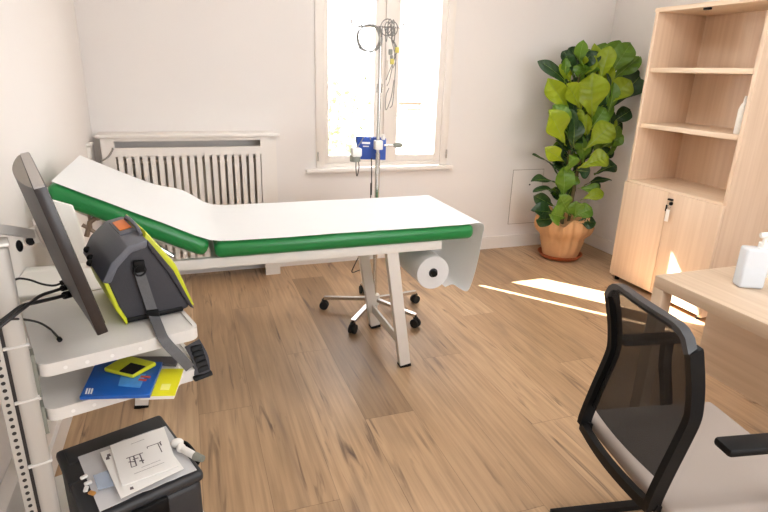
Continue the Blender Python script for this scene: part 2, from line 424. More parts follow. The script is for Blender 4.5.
# ------------------------------------------------------------------ radiator and its cover
RY = 4.03
t = thing('radiator_cover', 'white slatted radiator cover under the bare wall left of the window', 'radiator cover', (0.03, 4.1, 0))
b = MB(); x0, x1 = -0.535, 0.605
b.box2((x0, RY, 0), (-0.455, RY+0.022, 1.055)); b.box2((0.495, RY, 0), (x1, RY+0.022, 1.055))
b.box2((-0.455, RY, 0.93), (0.495, RY+0.022, 0.986)); b.box2((-0.455, RY, 1.030), (0.495, RY+0.022, 1.055))
b.box2((-0.455, RY, 0.13), (0.495, RY+0.022, 0.185))
b.build('front_frame', M['radiator'], t)
for xs in (x0, x1-0.02): MB().box2((xs, RY+0.022, 0), (xs+0.02, YB, 1.055)).build('side_panel', M['radiator'], t)
MB().box2((x0-0.025, RY-0.022, 1.055), (x1+0.025, YB, 1.075), 0.003).build('top_shelf', M['radiator'], t)
b = MB(); n = 19; pitch = 0.95/n
for i in range(n):
    xa = -0.455+pitch*i+0.013; b.box2((xa, RY+0.004, 0.18), (xa+pitch-0.019, RY+0.018, 0.935))
b.build('slats', M['radiator'], t)
t = thing('radiator', 'white ribbed radiator behind the slats of its cover', 'radiator', (0.02, 4.13, 0))
b = MB()
for i in range(21):
    x = -0.47+0.047*i; b.tube([(x, 4.115, 0.2), (x, 4.115, 0.9)], 0.016, 8)
b.tube([(-0.49, 4.115, 0.22), (0.49, 4.115, 0.22)], 0.02, 10); b.tube([(-0.49, 4.115, 0.88), (0.49, 4.115, 0.88)], 0.02, 10)
b.build('fins', M['gapdark'], t)
b = MB(); b.cyl((0.36, 4.0, 0.14), (0.36, 4.028, 0.14), 0.03); b.cyl((0.36, 4.028, 0.14), (0.36, 4.1, 0.14), 0.015)
b.tube([(0.36, 4.1, 0.14), (0.36, 4.115, 0.22)], 0.012); b.build('valve', M['whiteplastic'], t)
# wire hook on the cover
c0 = on_y(100, 162, RY-0.03); c1 = on_y(108, 157, RY-0.02); c2 = on_y(112.5, 150, RY-0.006)
tag(MB().tube(spline([c0, c1, c2, c2+V((0, 0.006, 0.012))]), 0.0055, 8).build('wire_hook', M['greycable'], loc=c2), 'bent grey wire hook on the front of the radiator cover', 'hook')
hk = on_y(90, 150, 3.9)
t = thing('wall_bracket_holder', 'small white bracket at the wall beside the radiator cover', 'bracket', (hk.x, 3.95, hk.z-0.06))
MB().box((hk.x-0.03, 3.95, hk.z-0.02), (0.06, 0.08, 0.08), 0.012).box((hk.x-0.03, 3.94, hk.z+0.03), (0.09, 0.10, 0.016), 0.006).build('holder_body', M['whiteplastic'], t)
MB().box2((XL, 3.92, hk.z-0.04), (hk.x-0.06, 3.98, hk.z+0.0)).build('arm', M['whiteplastic'], t)

# ------------------------------------------------------------------ examination couch
CY0, CY1, CZ = 2.35, 3.03, 0.80
t = thing('examination_couch', 'green examination couch on white legs with its head end raised', 'examination couch', (0.5, 2.69, 0))
def soft(o, ax, a, b_, rad=0.030): return MB().obox(o, ax, a, b_, rad, 5)
soft((0, 0, 0), (V((1, 0, 0)), V((0, 1, 0)), V((0, 0, 1))), (0.075, CY0, CZ-0.075), (1.335, CY1, CZ)).build('mattress', M['green'], t)
ang = math.radians(26.5); hx = V((-math.cos(ang), 0, math.sin(ang))); hn = V((math.sin(ang), 0, math.cos(ang)))
FO = V((0.068, 0, CZ))
soft(FO, (hx, V((0, -1, 0)), hn), (0.004, -CY1, -0.075), (0.64, -CY0, 0)).build('backrest', M['green'], t)
b = MB(); zt, zb = 0.722, 0.676
for y in (CY0+0.03, CY1-0.06): b.box2((-0.40, y, zb), (1.17, y+0.03, zt), 0.003)
for x in (-0.39, 0.06, 1.13): b.box2((x, CY0+0.04, zb+0.004), (x+0.03, CY1-0.04, zt-0.004), 0.003)
b.build('frame', M['whitemetal'], t)
for y in (CY1-0.12, CY0+0.12): MB().obox(FO, (hx, V((0, -1, 0)), hn), (0.05, -y-0.015, -0.105), (0.58, -y+0.015, -0.075)).build('backrest_frame', M['whitemetal'], t)
legs = {}
for nm, top, foot in (('a', (0.905, CY0+0.055, zb+0.02), (1.024, 2.45, 0.0)), ('b', (0.905, CY1-0.06, zb+0.02), (1.02, 2.945, 0.0)),
                      ('c', (-0.18, CY0+0.055, zb+0.02), (-0.30, 2.45, 0.0)), ('d', (-0.18, CY1-0.06, zb+0.02), (-0.30, 2.945, 0.0))):
    tp, ft = V(top), V(foot); d = tp-ft
    p0 = ft + d*0.022
    lg = MB().bar([p0, tp], 0.058, 0.045, (1, 0, 0)).build('leg', M['whitemetal'], t)
    MB().bar([ft+V((0, 0, 0)), ft+d*0.024], 0.062, 0.049, (1, 0, 0)).build('foot_cap', M['black'], lg)
    legs[nm] = (ft, d)
for p, q in (('a', 'b'), ('c', 'd')):
    A = legs[p][0]+legs[p][1]*0.19; B = legs[q][0]+legs[q][1]*0.19
    MB().bar([A, B], 0.012, 0.05, (1, 0, 0)).build('crossbar', M['whitemetal'], t)
# backrest struts and brass fittings
for y in (CY0+0.17, CY1-0.17): MB().tube([(-0.10, y, 0.70), (-0.34, y, 0.90)], 0.010, 8).build('backrest_strut', M['chrome'], t)
f0 = on_y(90, 222, CY0+0.10)
b = MB(); b.tube([f0+V((-.02, 0, -.06)), f0, f0+V((.03, 0, .02))], 0.010, 8); b.tube([f0+V((.02, 0, -.05)), f0+V((-.03, 0, -.01))], 0.008, 8)
b.tube([f0+V((0, 0, .05)), f0+V((0, 0, -.04))], 0.006, 8); b.ball(f0+V((.03, 0, .02)), 0.016); b.build('ratchet', M['copper'], t)
RC = V((1.140, 0, 0.545))     # paper roll axis
MB().bar([(0.90, CY1-0.075, 0.60), (1.05, CY1-0.035, 0.56), (RC.x, CY1-0.035, RC.z)], 0.012, 0.035, (0, 1, 0)).build('roll_holder', M['whitemetal'], t)
MB().bar([(1.163, CY1-0.05, zb+0.002), (1.163, CY1-0.035, 0.60), (RC.x, CY1-0.035, RC.z)], 0.010, 0.02, (0, 1, 0)).build('roll_hanger', M['whitemetal'], t)
MB().cyl((RC.x, CY0+0.03, RC.z), (RC.x, CY1-0.03, RC.z), 0.016).build('roll_rod', M['black'], t)
# paper roll on the rod
t2 = thing('paper_roll', 'roll of white couch paper hung under the foot end of the couch', 'paper roll', (RC.x, 2.69, RC.z-0.09))
def roll_tube(r0, r1, y0, y1):
    b = MB(); tt = bmesh.new(); n = 40; rings = []
    for r, y in ((r0, y0), (r1, y0), (r1, y1), (r0, y1)):
        rings.append([tt.verts.new((RC.x+r*math.cos(2*PI*k/n), y, RC.z+r*math.sin(2*PI*k/n))) for k in range(n)])
    for i in range(4):
        A, B = rings[i], rings[(i+1) % 4]
        for k in range(n): tt.faces.new((A[k], A[(k+1) % n], B[(k+1) % n], B[k]))
    bmesh.ops.recalc_face_normals(tt, faces=tt.faces[:]); b.absorb(tt); return b
roll_tube(0.024, 0.088, CY0+0.05, CY1-0.05).build('paper_winding', M['paper'], t2)
roll_tube(0.0165, 0.024, CY0+0.048, CY1-0.048).build('cardboard_core', M['bagdark'], t2)
# the sheet of paper: up from the roll, over the foot end, along the couch and up the head end
prof = [(RC.x+0.055, RC.z-0.070), (1.235, 0.485), (1.275, 0.455), (1.310, 0.437), (1.330, 0.452), (1.352, 0.53), (1.378, 0.66), (1.392, 0.75), (1.390, 0.792), (1.365, 0.806), (1.30, 0.8055)]
prof = [(p.x, p.z) for p in spline([(x, 0, z) for x, z in prof], 5)]
prof += [(1.30-0.06*i, 0.8055) for i in range(1, 20)]
prof += [(0.10, 0.808), (0.06, 0.815)]
for i in range(1, 14):
    s_ = 0.03+0.605*i/13; q = FO + hx*s_ + hn*0.006; prof.append((q.x, q.z))
rows = []
for i, (x, z) in enumerate(prof):
    r = []
    for j in range(17):
        v = j/16; y = CY0+0.012+(CY1-CY0-0.02)*v
        zz = z; xx = x
        nzv = noise.noise(V((x*3.1, y*4.0, z*2)))
        if 8 < i: zz += 0.0022*abs(nzv)
        if x < 1.3 and z > 0.7 and j == 0: y += 0.006*noise.noise(V((x*9, 3.3, z*5))) - 0.004
        if j == 0 and z > 0.7 and x < 1.33: zz -= 0.001
        bump = math.exp(-((x+0.04)/0.10)**2)*max(0, (v-0.75)/0.25)**2
        zz += 0.035*bump
        hang = 1 if i < 34 else 0
        if i < 36: xx += 0.012*nzv*min(1, i/8)
        r.append((xx, y, zz))
    rows.append(r)
tag(MB().sheet(rows, 0.0012).build('couch_paper', M['paper'], loc=(0.5, 2.69, 0.8), smooth=60), 'long white sheet of disposable paper covering the top of the green couch', 'paper sheet')

# ------------------------------------------------------------------ IV stand
IP = V((1.08, 3.15, 0))
t = thing('infusion_stand', 'steel infusion stand on five black castors behind the couch', 'infusion stand', IP)
MB().cyl(IP+V((0, 0, 0.07)), IP+V((0, 0, 1.05)), 0.0145).build('lower_pole', M['chrome'], t)
MB().cyl(IP+V((0, 0, 1.05)), IP+V((0, 0, 1.76)), 0.011).build('upper_pole', M['chrome'], t)
MB().cyl(IP+V((0, 0, 0.06)), IP+V((0, 0, 0.13)), 0.034).build('hub', M['whitemetal'], t)
MB().cyl(IP+V((0, 0, 1.40)), IP+V((0, 0, 1.45)), 0.019).build('collar', M['chrome'], t)
hb = MB(); L0 = V((-0.135, 0.04, 1.755)); L1 = V((0.10, -0.03, 1.755))
hb.tube([IP+L0, IP+L1], 0.005, 8)
for q, s_ in ((L0, -1), (L1, 1)): hb.tube(spline([IP+q, IP+q+V((s_*.02, 0, .005)), IP+q+V((s_*.028, 0, .035))]), 0.005, 8)
hb.build('hook_bar', M['chrome'], t)
for wx, wy in ((0.795, 3.286), (0.872, 2.909), (1.248, 2.888), (1.391, 3.223), (1.10, 3.433)):
    W = V((wx, wy, 0)); d = (W-IP).normalized(); e = IP + d*0.335
    lg = MB().bar([IP+V((0, 0, .10)), e+V((0, 0, .080))], 0.026, 0.020, (-d.y, d.x, 0)).build('leg', M['chrome'], t)
    cs = MB(); q = V((-d.y, d.x, 0)); c = e + V((0, 0, 0.029))
    cs.cyl(c-q*.020, c-q*.006, 0.029, n=18).cyl(c+q*.006, c+q*.020, 0.029, n=18)
    cs.cyl(c-q*.006, c+q*.006, 0.012, n=12); cs.cyl(c, c+V((0, 0, .05)), 0.008, n=8); cs.box(c+V((0, 0, .034)), (0.03, 0.03, 0.016), 0.006)
    cs.build('castor', M['rubber'], lg)
# blue pump clamped on the pole
D = V((1.03, 3.13, 1.07))
t = thing('infusion_pump', 'blue clamp-on pump with grey socket on the pole in front of the window', 'infusion pump', (1.03, 3.2, 1.0))
xa = on_y(359, 150, 3.19).x; xb = on_y(385, 150, 3.19).x; za = on_y(370, 160, 3.19).z; zb_ = on_y(370, 138, 3.19).z
bd = MB().prism([(xa+0.01, 3.225, za), (xb, 3.17, za), (xb, 3.17, zb_), (xa-0.005, 3.225, zb_+0.006)], (0.005, 0.055, 0), 0.005).build('pump_body', M['blue'], t)
b = MB(); n_ = V((-0.05, -0.14, 0)).normalized()
MB().box((xa+0.045, 3.195, zb_-0.03), (0.05, 0.004, 0.012), M3=Matrix.Rotation(-0.35, 3, 'Z')).box((xa+0.045, 3.195, zb_-0.05), (0.036, 0.004, 0.006), M3=Matrix.Rotation(-0.35, 3, 'Z')).build('marking', M['whiteplastic'], bd)
cpt = on_y(356, 152, 3.18)
MB().box(cpt, (0.06, 0.07, 0.055), 0.012).build('socket_top', M['whiteplastic'], t)
MB().cyl(cpt+V((-.005, 0, -.055)), cpt+V((-.005, 0, -.02)), 0.032).build('socket', M['greyplastic'], t)
b = MB(); b.box(IP+V((0.0, -0.005, 1.10)), (0.048, 0.045, 0.055), 0.006); b.box(IP+V((0.03, -0.005, 1.145)), (0.02, 0.03, 0.03), 0.005); b.build('clamp', M['whitemetal'], t)
kp = IP+V((0.105, -0.03, 1.10))
MB().cyl(IP+V((0.03, -0.03, 1.10)), kp, 0.006).build('clamp_screw', M['chrome'], t)
MB().ball(kp+V((0.012, 0, 0)), (0.034, 0.016, 0.017)).build('clamp_knob', M['greyplastic'], t)
# coiled tube and the tangle of drip lines, with the cables that hang from the hook
cc = on_y(369, 38, 3.14)
b = MB()
for k in range(4):
    r = 0.070+0.003*math.sin(k*2.1); o = V((0.004*math.cos(k*2), 0.008*k-0.012, 0.006*math.sin(k*1.7)))
    b.tube([cc+o+V((r*math.cos(2*PI*i/36), 0.01*math.sin(2*PI*i/36+k), r*math.sin(2*PI*i/36)*1.02)) for i in range(36)], 0.0032, 6, closed=True)
tag(b.build('coiled_lead', M['greytube'], loc=cc+V((0, 0, .07))), 'grey lead coiled into a ring on the left hook of the infusion stand', 'cable coil')
def P(x, y, Y): return on_y(x, y, Y)
tag(MB().tube(spline([P(358, 34, 3.12), P(360, 52, 3.11), P(365.5, 78, 3.10), P(361, 95, 3.10), P(357, 112, 3.09), P(360, 125, 3.13), P(363.5, 136, 3.17), cpt+V((0.01, 0, 0.03))]), 0.0032, 6).build('pump_lead', M['greycable'], loc=P(358, 34, 3.12)),
    'thin wavy grey lead running down from the coil to the blue pump', 'cable')
tag(MB().tube(spline([P(371, 30, 3.12), P(371, 60, 3.12), P(371, 100, 3.12), P(370.5, 140, 3.11)]), 0.0022, 6).build('straight_lead', M['greycable'], loc=P(371, 30, 3.12)),
    'thin straight grey lead hanging beside the infusion pole', 'cable')
tag(MB().tube(spline([P(371.5, 158, 3.10), P(371.5, 175, 3.10), P(371, 192, 3.10), P(366, 240, 3.12), P(356, 262, 3.15), P(352, 272, 3.16), P(360, 270, 3.2)]), 0.0032, 6).tube([P(371.2, 183, 3.10), P(371, 195, 3.10)], 0.006, 8).build('power_lead', M['cable'], loc=P(371.5, 158, 3.1)),
    'black power lead dropping from the blue pump behind the couch', 'cable')
tag(MB().tube(spline([P(356, 161, 3.18), P(356, 170, 3.17), P(357, 176, 3.17), P(359, 168, 3.17), P(358.5, 161, 3.18)]), 0.003, 6).build('socket_lead', M['cable'], loc=P(356, 160, 3.18)),
    'short black loop of lead below the grey socket of the pump', 'cable')
t = thing('drip_line_bundle', 'tangled clear drip lines with yellow connectors on the right hook', 'drip lines', P(391, 24, 3.11))
b = MB(); rnd = random.Random(4)
for k in range(9):
    c = P(390+rnd.uniform(-4, 4), 32+rnd.uniform(-6, 8), 3.11+rnd.uniform(-.02, .02)); r = rnd.uniform(.025, .045); a = rnd.uniform(0, 3); sq = rnd.uniform(.5, 1)
    b.tube([c+V((r*sq*math.cos(2*PI*i/20)*math.cos(a), r*sq*math.cos(2*PI*i/20)*math.sin(a), r*math.sin(2*PI*i/20))) for i in range(20)], 0.0028, 6, closed=True)
for k, (x, y) in enumerate(((396, 60), (390, 78), (393, 100), (389, 72))):
    b.tube(spline([P(391, 38, 3.11), P(394+k, 50, 3.11), P(x, y, 3.10), P(x-3, y+8, 3.10)]), 0.0025, 6)
b.tube(spline([P(389, 88, 3.1), P(386, 96, 3.1), P(386, 110, 3.1), P(391, 98, 3.1), P(394, 80, 3.1)]), 0.0025, 6)
b.build('tubing', M['greytube'], t)
for (x, y) in ((397, 50), (392, 61.5)): MB().box(P(x, y, 3.09), (0.022, 0.014, 0.03), 0.004).build('connector', mat('pale_yellow_plastic', (206, 194, 96), 0.4), t)
MB().box(P(390.5, 52, 3.095), (0.022, 0.014, 0.03), 0.004).box(P(391.5, 57, 3.09), (0.016, 0.012, 0.02), 0.004).build('clip', M['greyplastic'], t)

# ------------------------------------------------------------------ potted fig
PC = V((3.045, 3.830, 0))
tag(MB().lathe([(0.0, 0.004), (0.14, 0.004), (0.165, 0.012), (0.192, 0.045), (0.184, 0.047), (0.158, 0.018), (0.0, 0.016)], PC, 40).build('plant_saucer', M['terracotta'], loc=PC), 'terracotta saucer under the potted fig in the corner', 'saucer')
t = thing('potted_fig', 'tall fiddle-leaf fig in a tan paper-wrapped pot in the far corner', 'potted plant', PC+V((0, 0, 0.018)))
def ruffle(r, z, a):
    k = min(1, max(0, (z-0.19)/0.16)); w = math.sin(5*a+0.6)+0.6*math.sin(9*a+2)+0.4*math.sin(14*a)
    k2 = min(1, max(0, (z-0.05)/0.1))
    return (r + 0.017*k*w + 0.010*k*math.sin(23*a+3*math.sin(2*a)) + 0.006*k2*math.sin(13*a+1.6*math.sin(3*a)), z + 0.026*k*math.sin(4*a+1)+0.016*k*math.sin(9*a))
MB().lathe([(0.145, 0.019), (0.155, 0.04), (0.168, 0.10), (0.180, 0.16), (0.182, 0.195), (0.200, 0.22), (0.220, 0.245), (0.232, 0.285), (0.232, 0.335), (0.218, 0.375), (0.190, 0.37), (0.17, 0.33)], PC, 90, ruffle).build('pot_wrap', M['burlap'], t, smooth=60)
MB().lathe([(0.0, 0.022), (0.13, 0.022), (0.165, 0.29), (0.155, 0.29), (0.15, 0.27), (0.0, 0.27)], PC, 30).build('pot', M['terracotta'], t)
MB().lathe([(0.0, 0.28), (0.148, 0.274), (0.148, 0.265), (0.0, 0.265)], PC, 24).build('soil', M['soil'], t)
b = MB()
for dx, dy, px_, py_ in ((-.02, .02, .03, .02), (.03, -.02, .10, -.06), (-.04, -.03, -.10, -.05)):
    b.tube(spline([PC+V((dx, dy, .27)), PC+V((dx*1.5, dy, .7)), PC+V((px_*.7, py_*.7, 1.15)), PC+V((px_, py_, 1.6))]), [0.014]*25, 8)
b.build('stems', M['stem'], t)
b = MB()
def leaf(B, T, w, cls, face=(-0.45, -0.85, 0.25), bend=0.06, fold=0.25):
    B, T = V(B), V(T); ax = T-B; L = ax.length; ax.normalize()
    n = V(face); n = n - ax*n.dot(ax); n.normalize(); sd = ax.cross(n)
    ph = random.uniform(0, 6); rows = []; NI, NJ = 26, 5
    tw = random.uniform(-.5, .5)
    for i in range(NI+1):
        s_ = i/NI
        if s_ < 0.05: ww = 0.07
        else:
            q = (s_-0.05)/0.95
            ww = (0.50*math.sin(PI*min(1, q/0.62*0.5)) if q < 0.31 else 0.354+0.646*math.sin(PI*0.5*min(1, (q-0.31)/0.40)))*1.0
            ww *= 1-max(0, (q-0.72)/0.28)**2.4*0.92
            ww *= min(1, q*7+0.1)
        c = B + ax*(L*s_) + n*(-bend*L*(2*s_-0.9)**2*1.3 + bend*L*0.3)
        ca, sa = math.cos(tw*(s_-.4)), math.sin(tw*(s_-.4)); sd2 = sd*ca + n*sa; n2 = n*ca - sd*sa
        r = []
        for j in range(-NJ, NJ+1):
            f = j/NJ; x = f*w*ww
            vein = 0.085*w*math.sin((s_*1.0-0.16*abs(f))*46)*min(1, abs(f)*4)*(1-abs(f)**3)
            lift = fold*abs(x)*(1-0.35*abs(f)) + vein + 0.24*w*math.sin(s_*9+ph+2*(f > 0))*abs(f)**2.0
            r.append(c + sd2*x + n2*lift)
        rows.append(r)
    b.mi = cls; b.sheet(rows)
    b.mi = 3; rw = 0.0022
    b.sheet([[r[NJ]-sd*rw*(1.2-i/NI)+n*0.0025, r[NJ]+n*0.004, r[NJ]+sd*rw*(1.2-i/NI)+n*0.0025] for i, r in enumerate(rows[:-2])])
def PL(x, y, dy): return on_y(x, y, PC.y+dy)
K = 0.0088
LV = [  # base px, tip px, half-width px, class, depth of base, depth of tip
    (594, 92, 604, 42, 11, 1, .06, .10), (600, 88, 620, 40, 10, 1, 0, .0), (608, 84, 640, 56, 9, 1, -.02, -.06), (606, 80, 632, 42, 9, 1, -.06, -.10), (598, 88, 610, 46, 8, 0, -.08, -.12), (594, 84, 596, 43, 6, 0, -.04, -.02),
    (588, 82, 571, 47, 8, 2, 0, .04), (578, 84, 586, 50, 6, 2, .04, .08), (574, 92, 543, 60, 6, 2, .02, .0), (564, 86, 566, 58, 4, 1, 0, -.02), (636, 64, 650, 44, 6, 2, .08, .02),
    (606, 112, 648, 68, 13, 2, -.02, -.06), (592, 122, 592, 74, 14, 0, -.14, -.18), (602, 108, 631, 80, 10, 0, -.10, -.18), (604, 102, 620, 84, 8, 1, -.06, -.1),
    (570, 114, 549, 80, 9, 0, -.06, -.1), (566, 146, 550, 112, 11, 0, -.14, -.2), (578, 128, 576, 84, 9, 2, -.06, -.08), (588, 128, 580, 90, 8, 2, -.02, 0), (610, 124, 631, 110, 8, 2, -.04, -.10),
    (572, 154, 575, 118, 9, 2, -.12, -.16), (584, 150, 613, 124, 11, 0, -.16, -.24), (600, 148, 624, 136, 7, 1, -.06, -.14), (604, 134, 622, 122, 8, 2, .0, -.02),
    (578, 168, 609, 156, 9, 0, -.18, -.27), (565, 162, 548, 150, 7, 0, -.12, -.2), (560, 174, 535, 152, 4.5, 2, -.06, -.1), (594, 174, 617, 164, 7, 2, -.08, -.14), (590, 162, 614, 150, 6, 2, -.04, -.1),
    (560, 184, 533, 178, 5, 2, -.08, -.12), (560, 193, 535, 188, 4.5, 2, -.08, -.14), (556, 207, 535, 196, 6, 2, -.08, -.12), (558, 214, 535, 210, 8, 2, -.10, -.16), (558, 218, 537, 220, 7, 2, -.12, -.18),
    (584, 184, 612, 178, 5, 2, -.06, -.14), (580, 200, 604, 192, 6, 0, -.16, -.24), (578, 188, 600, 190, 6, 1, -.1, -.18), (563, 202, 565, 168, 9, 1, -.15, -.18), (568, 178, 570, 156, 8, 1, -.14, -.2),
    (570, 216, 560, 196, 8, 1, -.18, -.22), (572, 218, 592, 208, 8, 1, -.18, -.24), (566, 218, 552, 214, 9, 1, -.2, -.28), (574, 222, 596, 222, 8, 2, -.18, -.26), (574, 220, 577, 202, 8, 1, -.16, -.2),
    (576, 170, 590, 172, 7, 2, -.1, -.18), (574, 146, 562, 124, 9, 2, .02, .05), (588, 140, 600, 108, 10, 2, .04, .06), (574, 110, 560, 90, 9, 2, .04, .06), (586, 100, 584, 60, 9, 1, .08, .10), (610, 100, 628, 70, 10, 1, .05, .06),
    (590, 200, 596, 178, 6, 2, .0, .02), (574, 176, 556, 160, 7, 2, .02, .04),
    (586, 134, 606, 108, 9, 1, -.1, -.16), (570, 134, 556, 106, 8, 1, -.1, -.12), (582, 112, 568, 84, 8, 0, -.1, -.16), (598, 116, 612, 94, 8, 2, -.08, -.1),
]
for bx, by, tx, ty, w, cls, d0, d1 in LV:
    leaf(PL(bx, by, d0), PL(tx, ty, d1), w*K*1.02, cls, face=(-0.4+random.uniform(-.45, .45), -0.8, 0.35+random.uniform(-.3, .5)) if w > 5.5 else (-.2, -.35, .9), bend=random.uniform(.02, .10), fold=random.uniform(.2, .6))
rnd = random.Random(11)
for i in range(26):      # leaves on the far side of the plant
    a = rnd.uniform(0.1, PI-0.1); z = rnd.uniform(0.75, 1.62); r = rnd.uniform(.03, .06)
    B = PC + V((r*math.cos(a), r*math.sin(a)*0.6, z)); l = rnd.uniform(.16, .24)
    T = B + V((math.cos(a)*l*.8, math.sin(a)*l*.55, l*rnd.uniform(.2, .7)))
    if T.y > YB-0.04: T.y = YB-0.05
    leaf(B, T, rnd.uniform(.05, .085), rnd.choice((1, 2, 2)), face=(rnd.uniform(-.4, .4), -.6, .6), fold=rnd.uniform(.2, .5))
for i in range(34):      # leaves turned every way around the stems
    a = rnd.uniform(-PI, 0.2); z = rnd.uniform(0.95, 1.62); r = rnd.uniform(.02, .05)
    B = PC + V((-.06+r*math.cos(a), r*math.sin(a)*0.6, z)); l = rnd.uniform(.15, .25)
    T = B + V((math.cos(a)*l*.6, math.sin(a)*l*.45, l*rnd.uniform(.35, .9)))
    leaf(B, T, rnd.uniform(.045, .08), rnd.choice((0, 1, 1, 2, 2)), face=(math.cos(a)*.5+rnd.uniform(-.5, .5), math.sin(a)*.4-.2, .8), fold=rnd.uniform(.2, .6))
rnd = random.Random(31)
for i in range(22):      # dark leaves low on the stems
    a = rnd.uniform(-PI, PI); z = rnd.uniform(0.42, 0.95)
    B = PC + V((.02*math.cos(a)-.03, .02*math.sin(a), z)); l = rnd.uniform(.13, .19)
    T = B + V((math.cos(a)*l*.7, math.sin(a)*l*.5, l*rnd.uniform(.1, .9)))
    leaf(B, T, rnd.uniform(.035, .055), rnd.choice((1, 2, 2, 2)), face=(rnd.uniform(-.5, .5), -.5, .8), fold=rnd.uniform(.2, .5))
rnd = random.Random(23)
for i in range(30):      # upright young leaves in front
    x = rnd.uniform(560, 622); y = rnd.uniform(96, 168); h = rnd.uniform(24, 40); d0 = rnd.uniform(-.10, .04)
    leaf(PL(x*0.6+586*0.4, y, d0), PL(x+rnd.uniform(-6, 8), y-h, d0-rnd.uniform(0, .08)), rnd.uniform(.04, .07), rnd.choice((0, 1, 1, 2, 2, 2)), face=(rnd.uniform(-1.2, .6), -.7, rnd.uniform(-.1, .5)), bend=rnd.uniform(.04, .14), fold=rnd.uniform(.25, .7))
b.build('foliage', LEAF, t, smooth=80)

# ------------------------------------------------------------------ bookcase
BX, BX1, BY0, BY1, BZ = 3.125, 3.565, 2.422, 3.272, 1.985
t = thing('bookcase', 'tall pale wood bookcase with open shelves above two cupboard doors', 'bookcase', ((BX+BX1)/2, (BY0+BY1)/2, 0))
T_ = 0.028
for y in (BY1-T_, BY0): MB().box2((BX, y, 0.025), (BX1, y+T_, BZ-T_), 0.001).build('side_panel', M['birch'], t)
MB().box2((BX-0.006, BY0-0.002, BZ-T_), (BX1, BY1+0.002, BZ), 0.002).build('top_panel', M['birchh'], t)
MB().box2((BX1-0.008, BY0+T_, 0.06), (BX1, BY1-T_, BZ-T_)).build('back_panel', M['birch'], t)
MB().box2((BX+0.01, BY0+T_, 0.03), (BX1-0.008, BY1-T_, 0.06)).build('bottom_panel', M['birchh'], t)
for z in (1.582, 1.200): MB().box2((BX+0.012, BY0+T_, z-0.016), (BX1-0.008, BY1-T_, z+0.016), 0.001).build('shelf', M['birchh'], t)
MB().box2((BX-0.004, BY0+T_, 0.772), (BX1-0.008, BY1-T_, 0.80), 0.001).build('cabinet_top', M['birchh'], t)
yc = (BY0+BY1)/2
for y0, y1 in ((yc+0.002, BY1-0.002), (BY0+0.002, yc-0.002)):
    dr = MB().box2((BX-0.020, y0, 0.045), (BX-0.002, y1, 0.785), 0.0015).build('door', M['birch'], t)
    if y0 < yc and y1 < yc:
        MB().cyl((BX-0.032, y1-0.035, 0.715), (BX-0.02, y1-0.035, 0.715), 0.012).build('lock', M['black'], dr)
        MB().box((BX-0.03, y1-0.028, 0.742), (0.02, 0.035, 0.012), 0.003).build('handle', M['black'], dr)
for y in (BY0+0.04, BY1-0.04):
    for x in (BX+0.03, BX1-0.04): MB().cyl((x, y, 0), (x, y, 0.03), 0.018, n=14).build('foot', M['black'], t)
MB().box((BX+0.02, 2.87, BZ-T_-0.008), (0.02, 0.05, 0.014), 0.003).build('catch', M['black'], t)
t = thing('key_tag', 'white key tag hanging from the cupboard lock of the bookcase', 'key tag', (BX-0.04, 2.84, 0.69))
kp = V((BX-0.036, yc-0.037, 0.70))
MB().tube([kp+V((0, .012*math.cos(2*PI*i/14), .012*math.sin(2*PI*i/14)-.006)) for i in range(14)], 0.0015, 6, closed=True).build('ring', M['chrome'], t)
MB().box(kp+V((-.002, .002, -.068)), (0.005, 0.030, 0.085), 0.002).build('tag', M['whiteplastic'], t)
MB().box(kp+V((-.001, .022, -.02)), (0.003, 0.014, 0.045), 0.001).build('key', M['black'], t)
# bottle on the middle shelf
bp_ = V((3.185, 2.500, 1.2165))
t = thing('spray_bottle', 'slim white bottle standing on the middle bookcase shelf', 'bottle', bp_)
MB().lathe([(0, 0), (0.026, 0), (0.030, 0.006), (0.030, 0.145), (0.022, 0.175), (0.012, 0.187), (0.0, 0.187)], bp_, 24).build('bottle_body', M['whiteplastic'], t)
MB().cyl(bp_+V((0, 0, .187)), bp_+V((0, 0, .225)), 0.014, 0.010).build('cap', M['whiteplastic'], t)

# door on the right wall, just beside the bookcase
# ------------------------------------------------------------------ desk
DX, DY, DZ = 1.815, 1.652, 0.74
t = thing('desk', 'light oak desk with thick top and square legs at the right edge', 'desk', (2.2, 0.85, 0))
MB().box2((DX, 0.05, DZ-0.052), (2.62, DY, DZ), 0.0015).build('desktop', M['oak'], t)
for x, y in ((DX, DY-0.055), (2.565, DY-0.055), (DX, 0.05), (2.565, 0.05)):
    MB().box2((x, y, 0.0), (x+0.055, y+0.055, DZ-0.052), 0.0015).build('leg', M['oakx'], t)
MB().box2((2.10, 0.12, 0.285), (2.118, 1.60, DZ-0.052), 0.001).build('modesty_panel', M['oak'], t)
MB().box2((2.10, 0.105, 0.3), (2.565, 0.12, DZ-0.052)).build('back_rail', M['oak'], t)
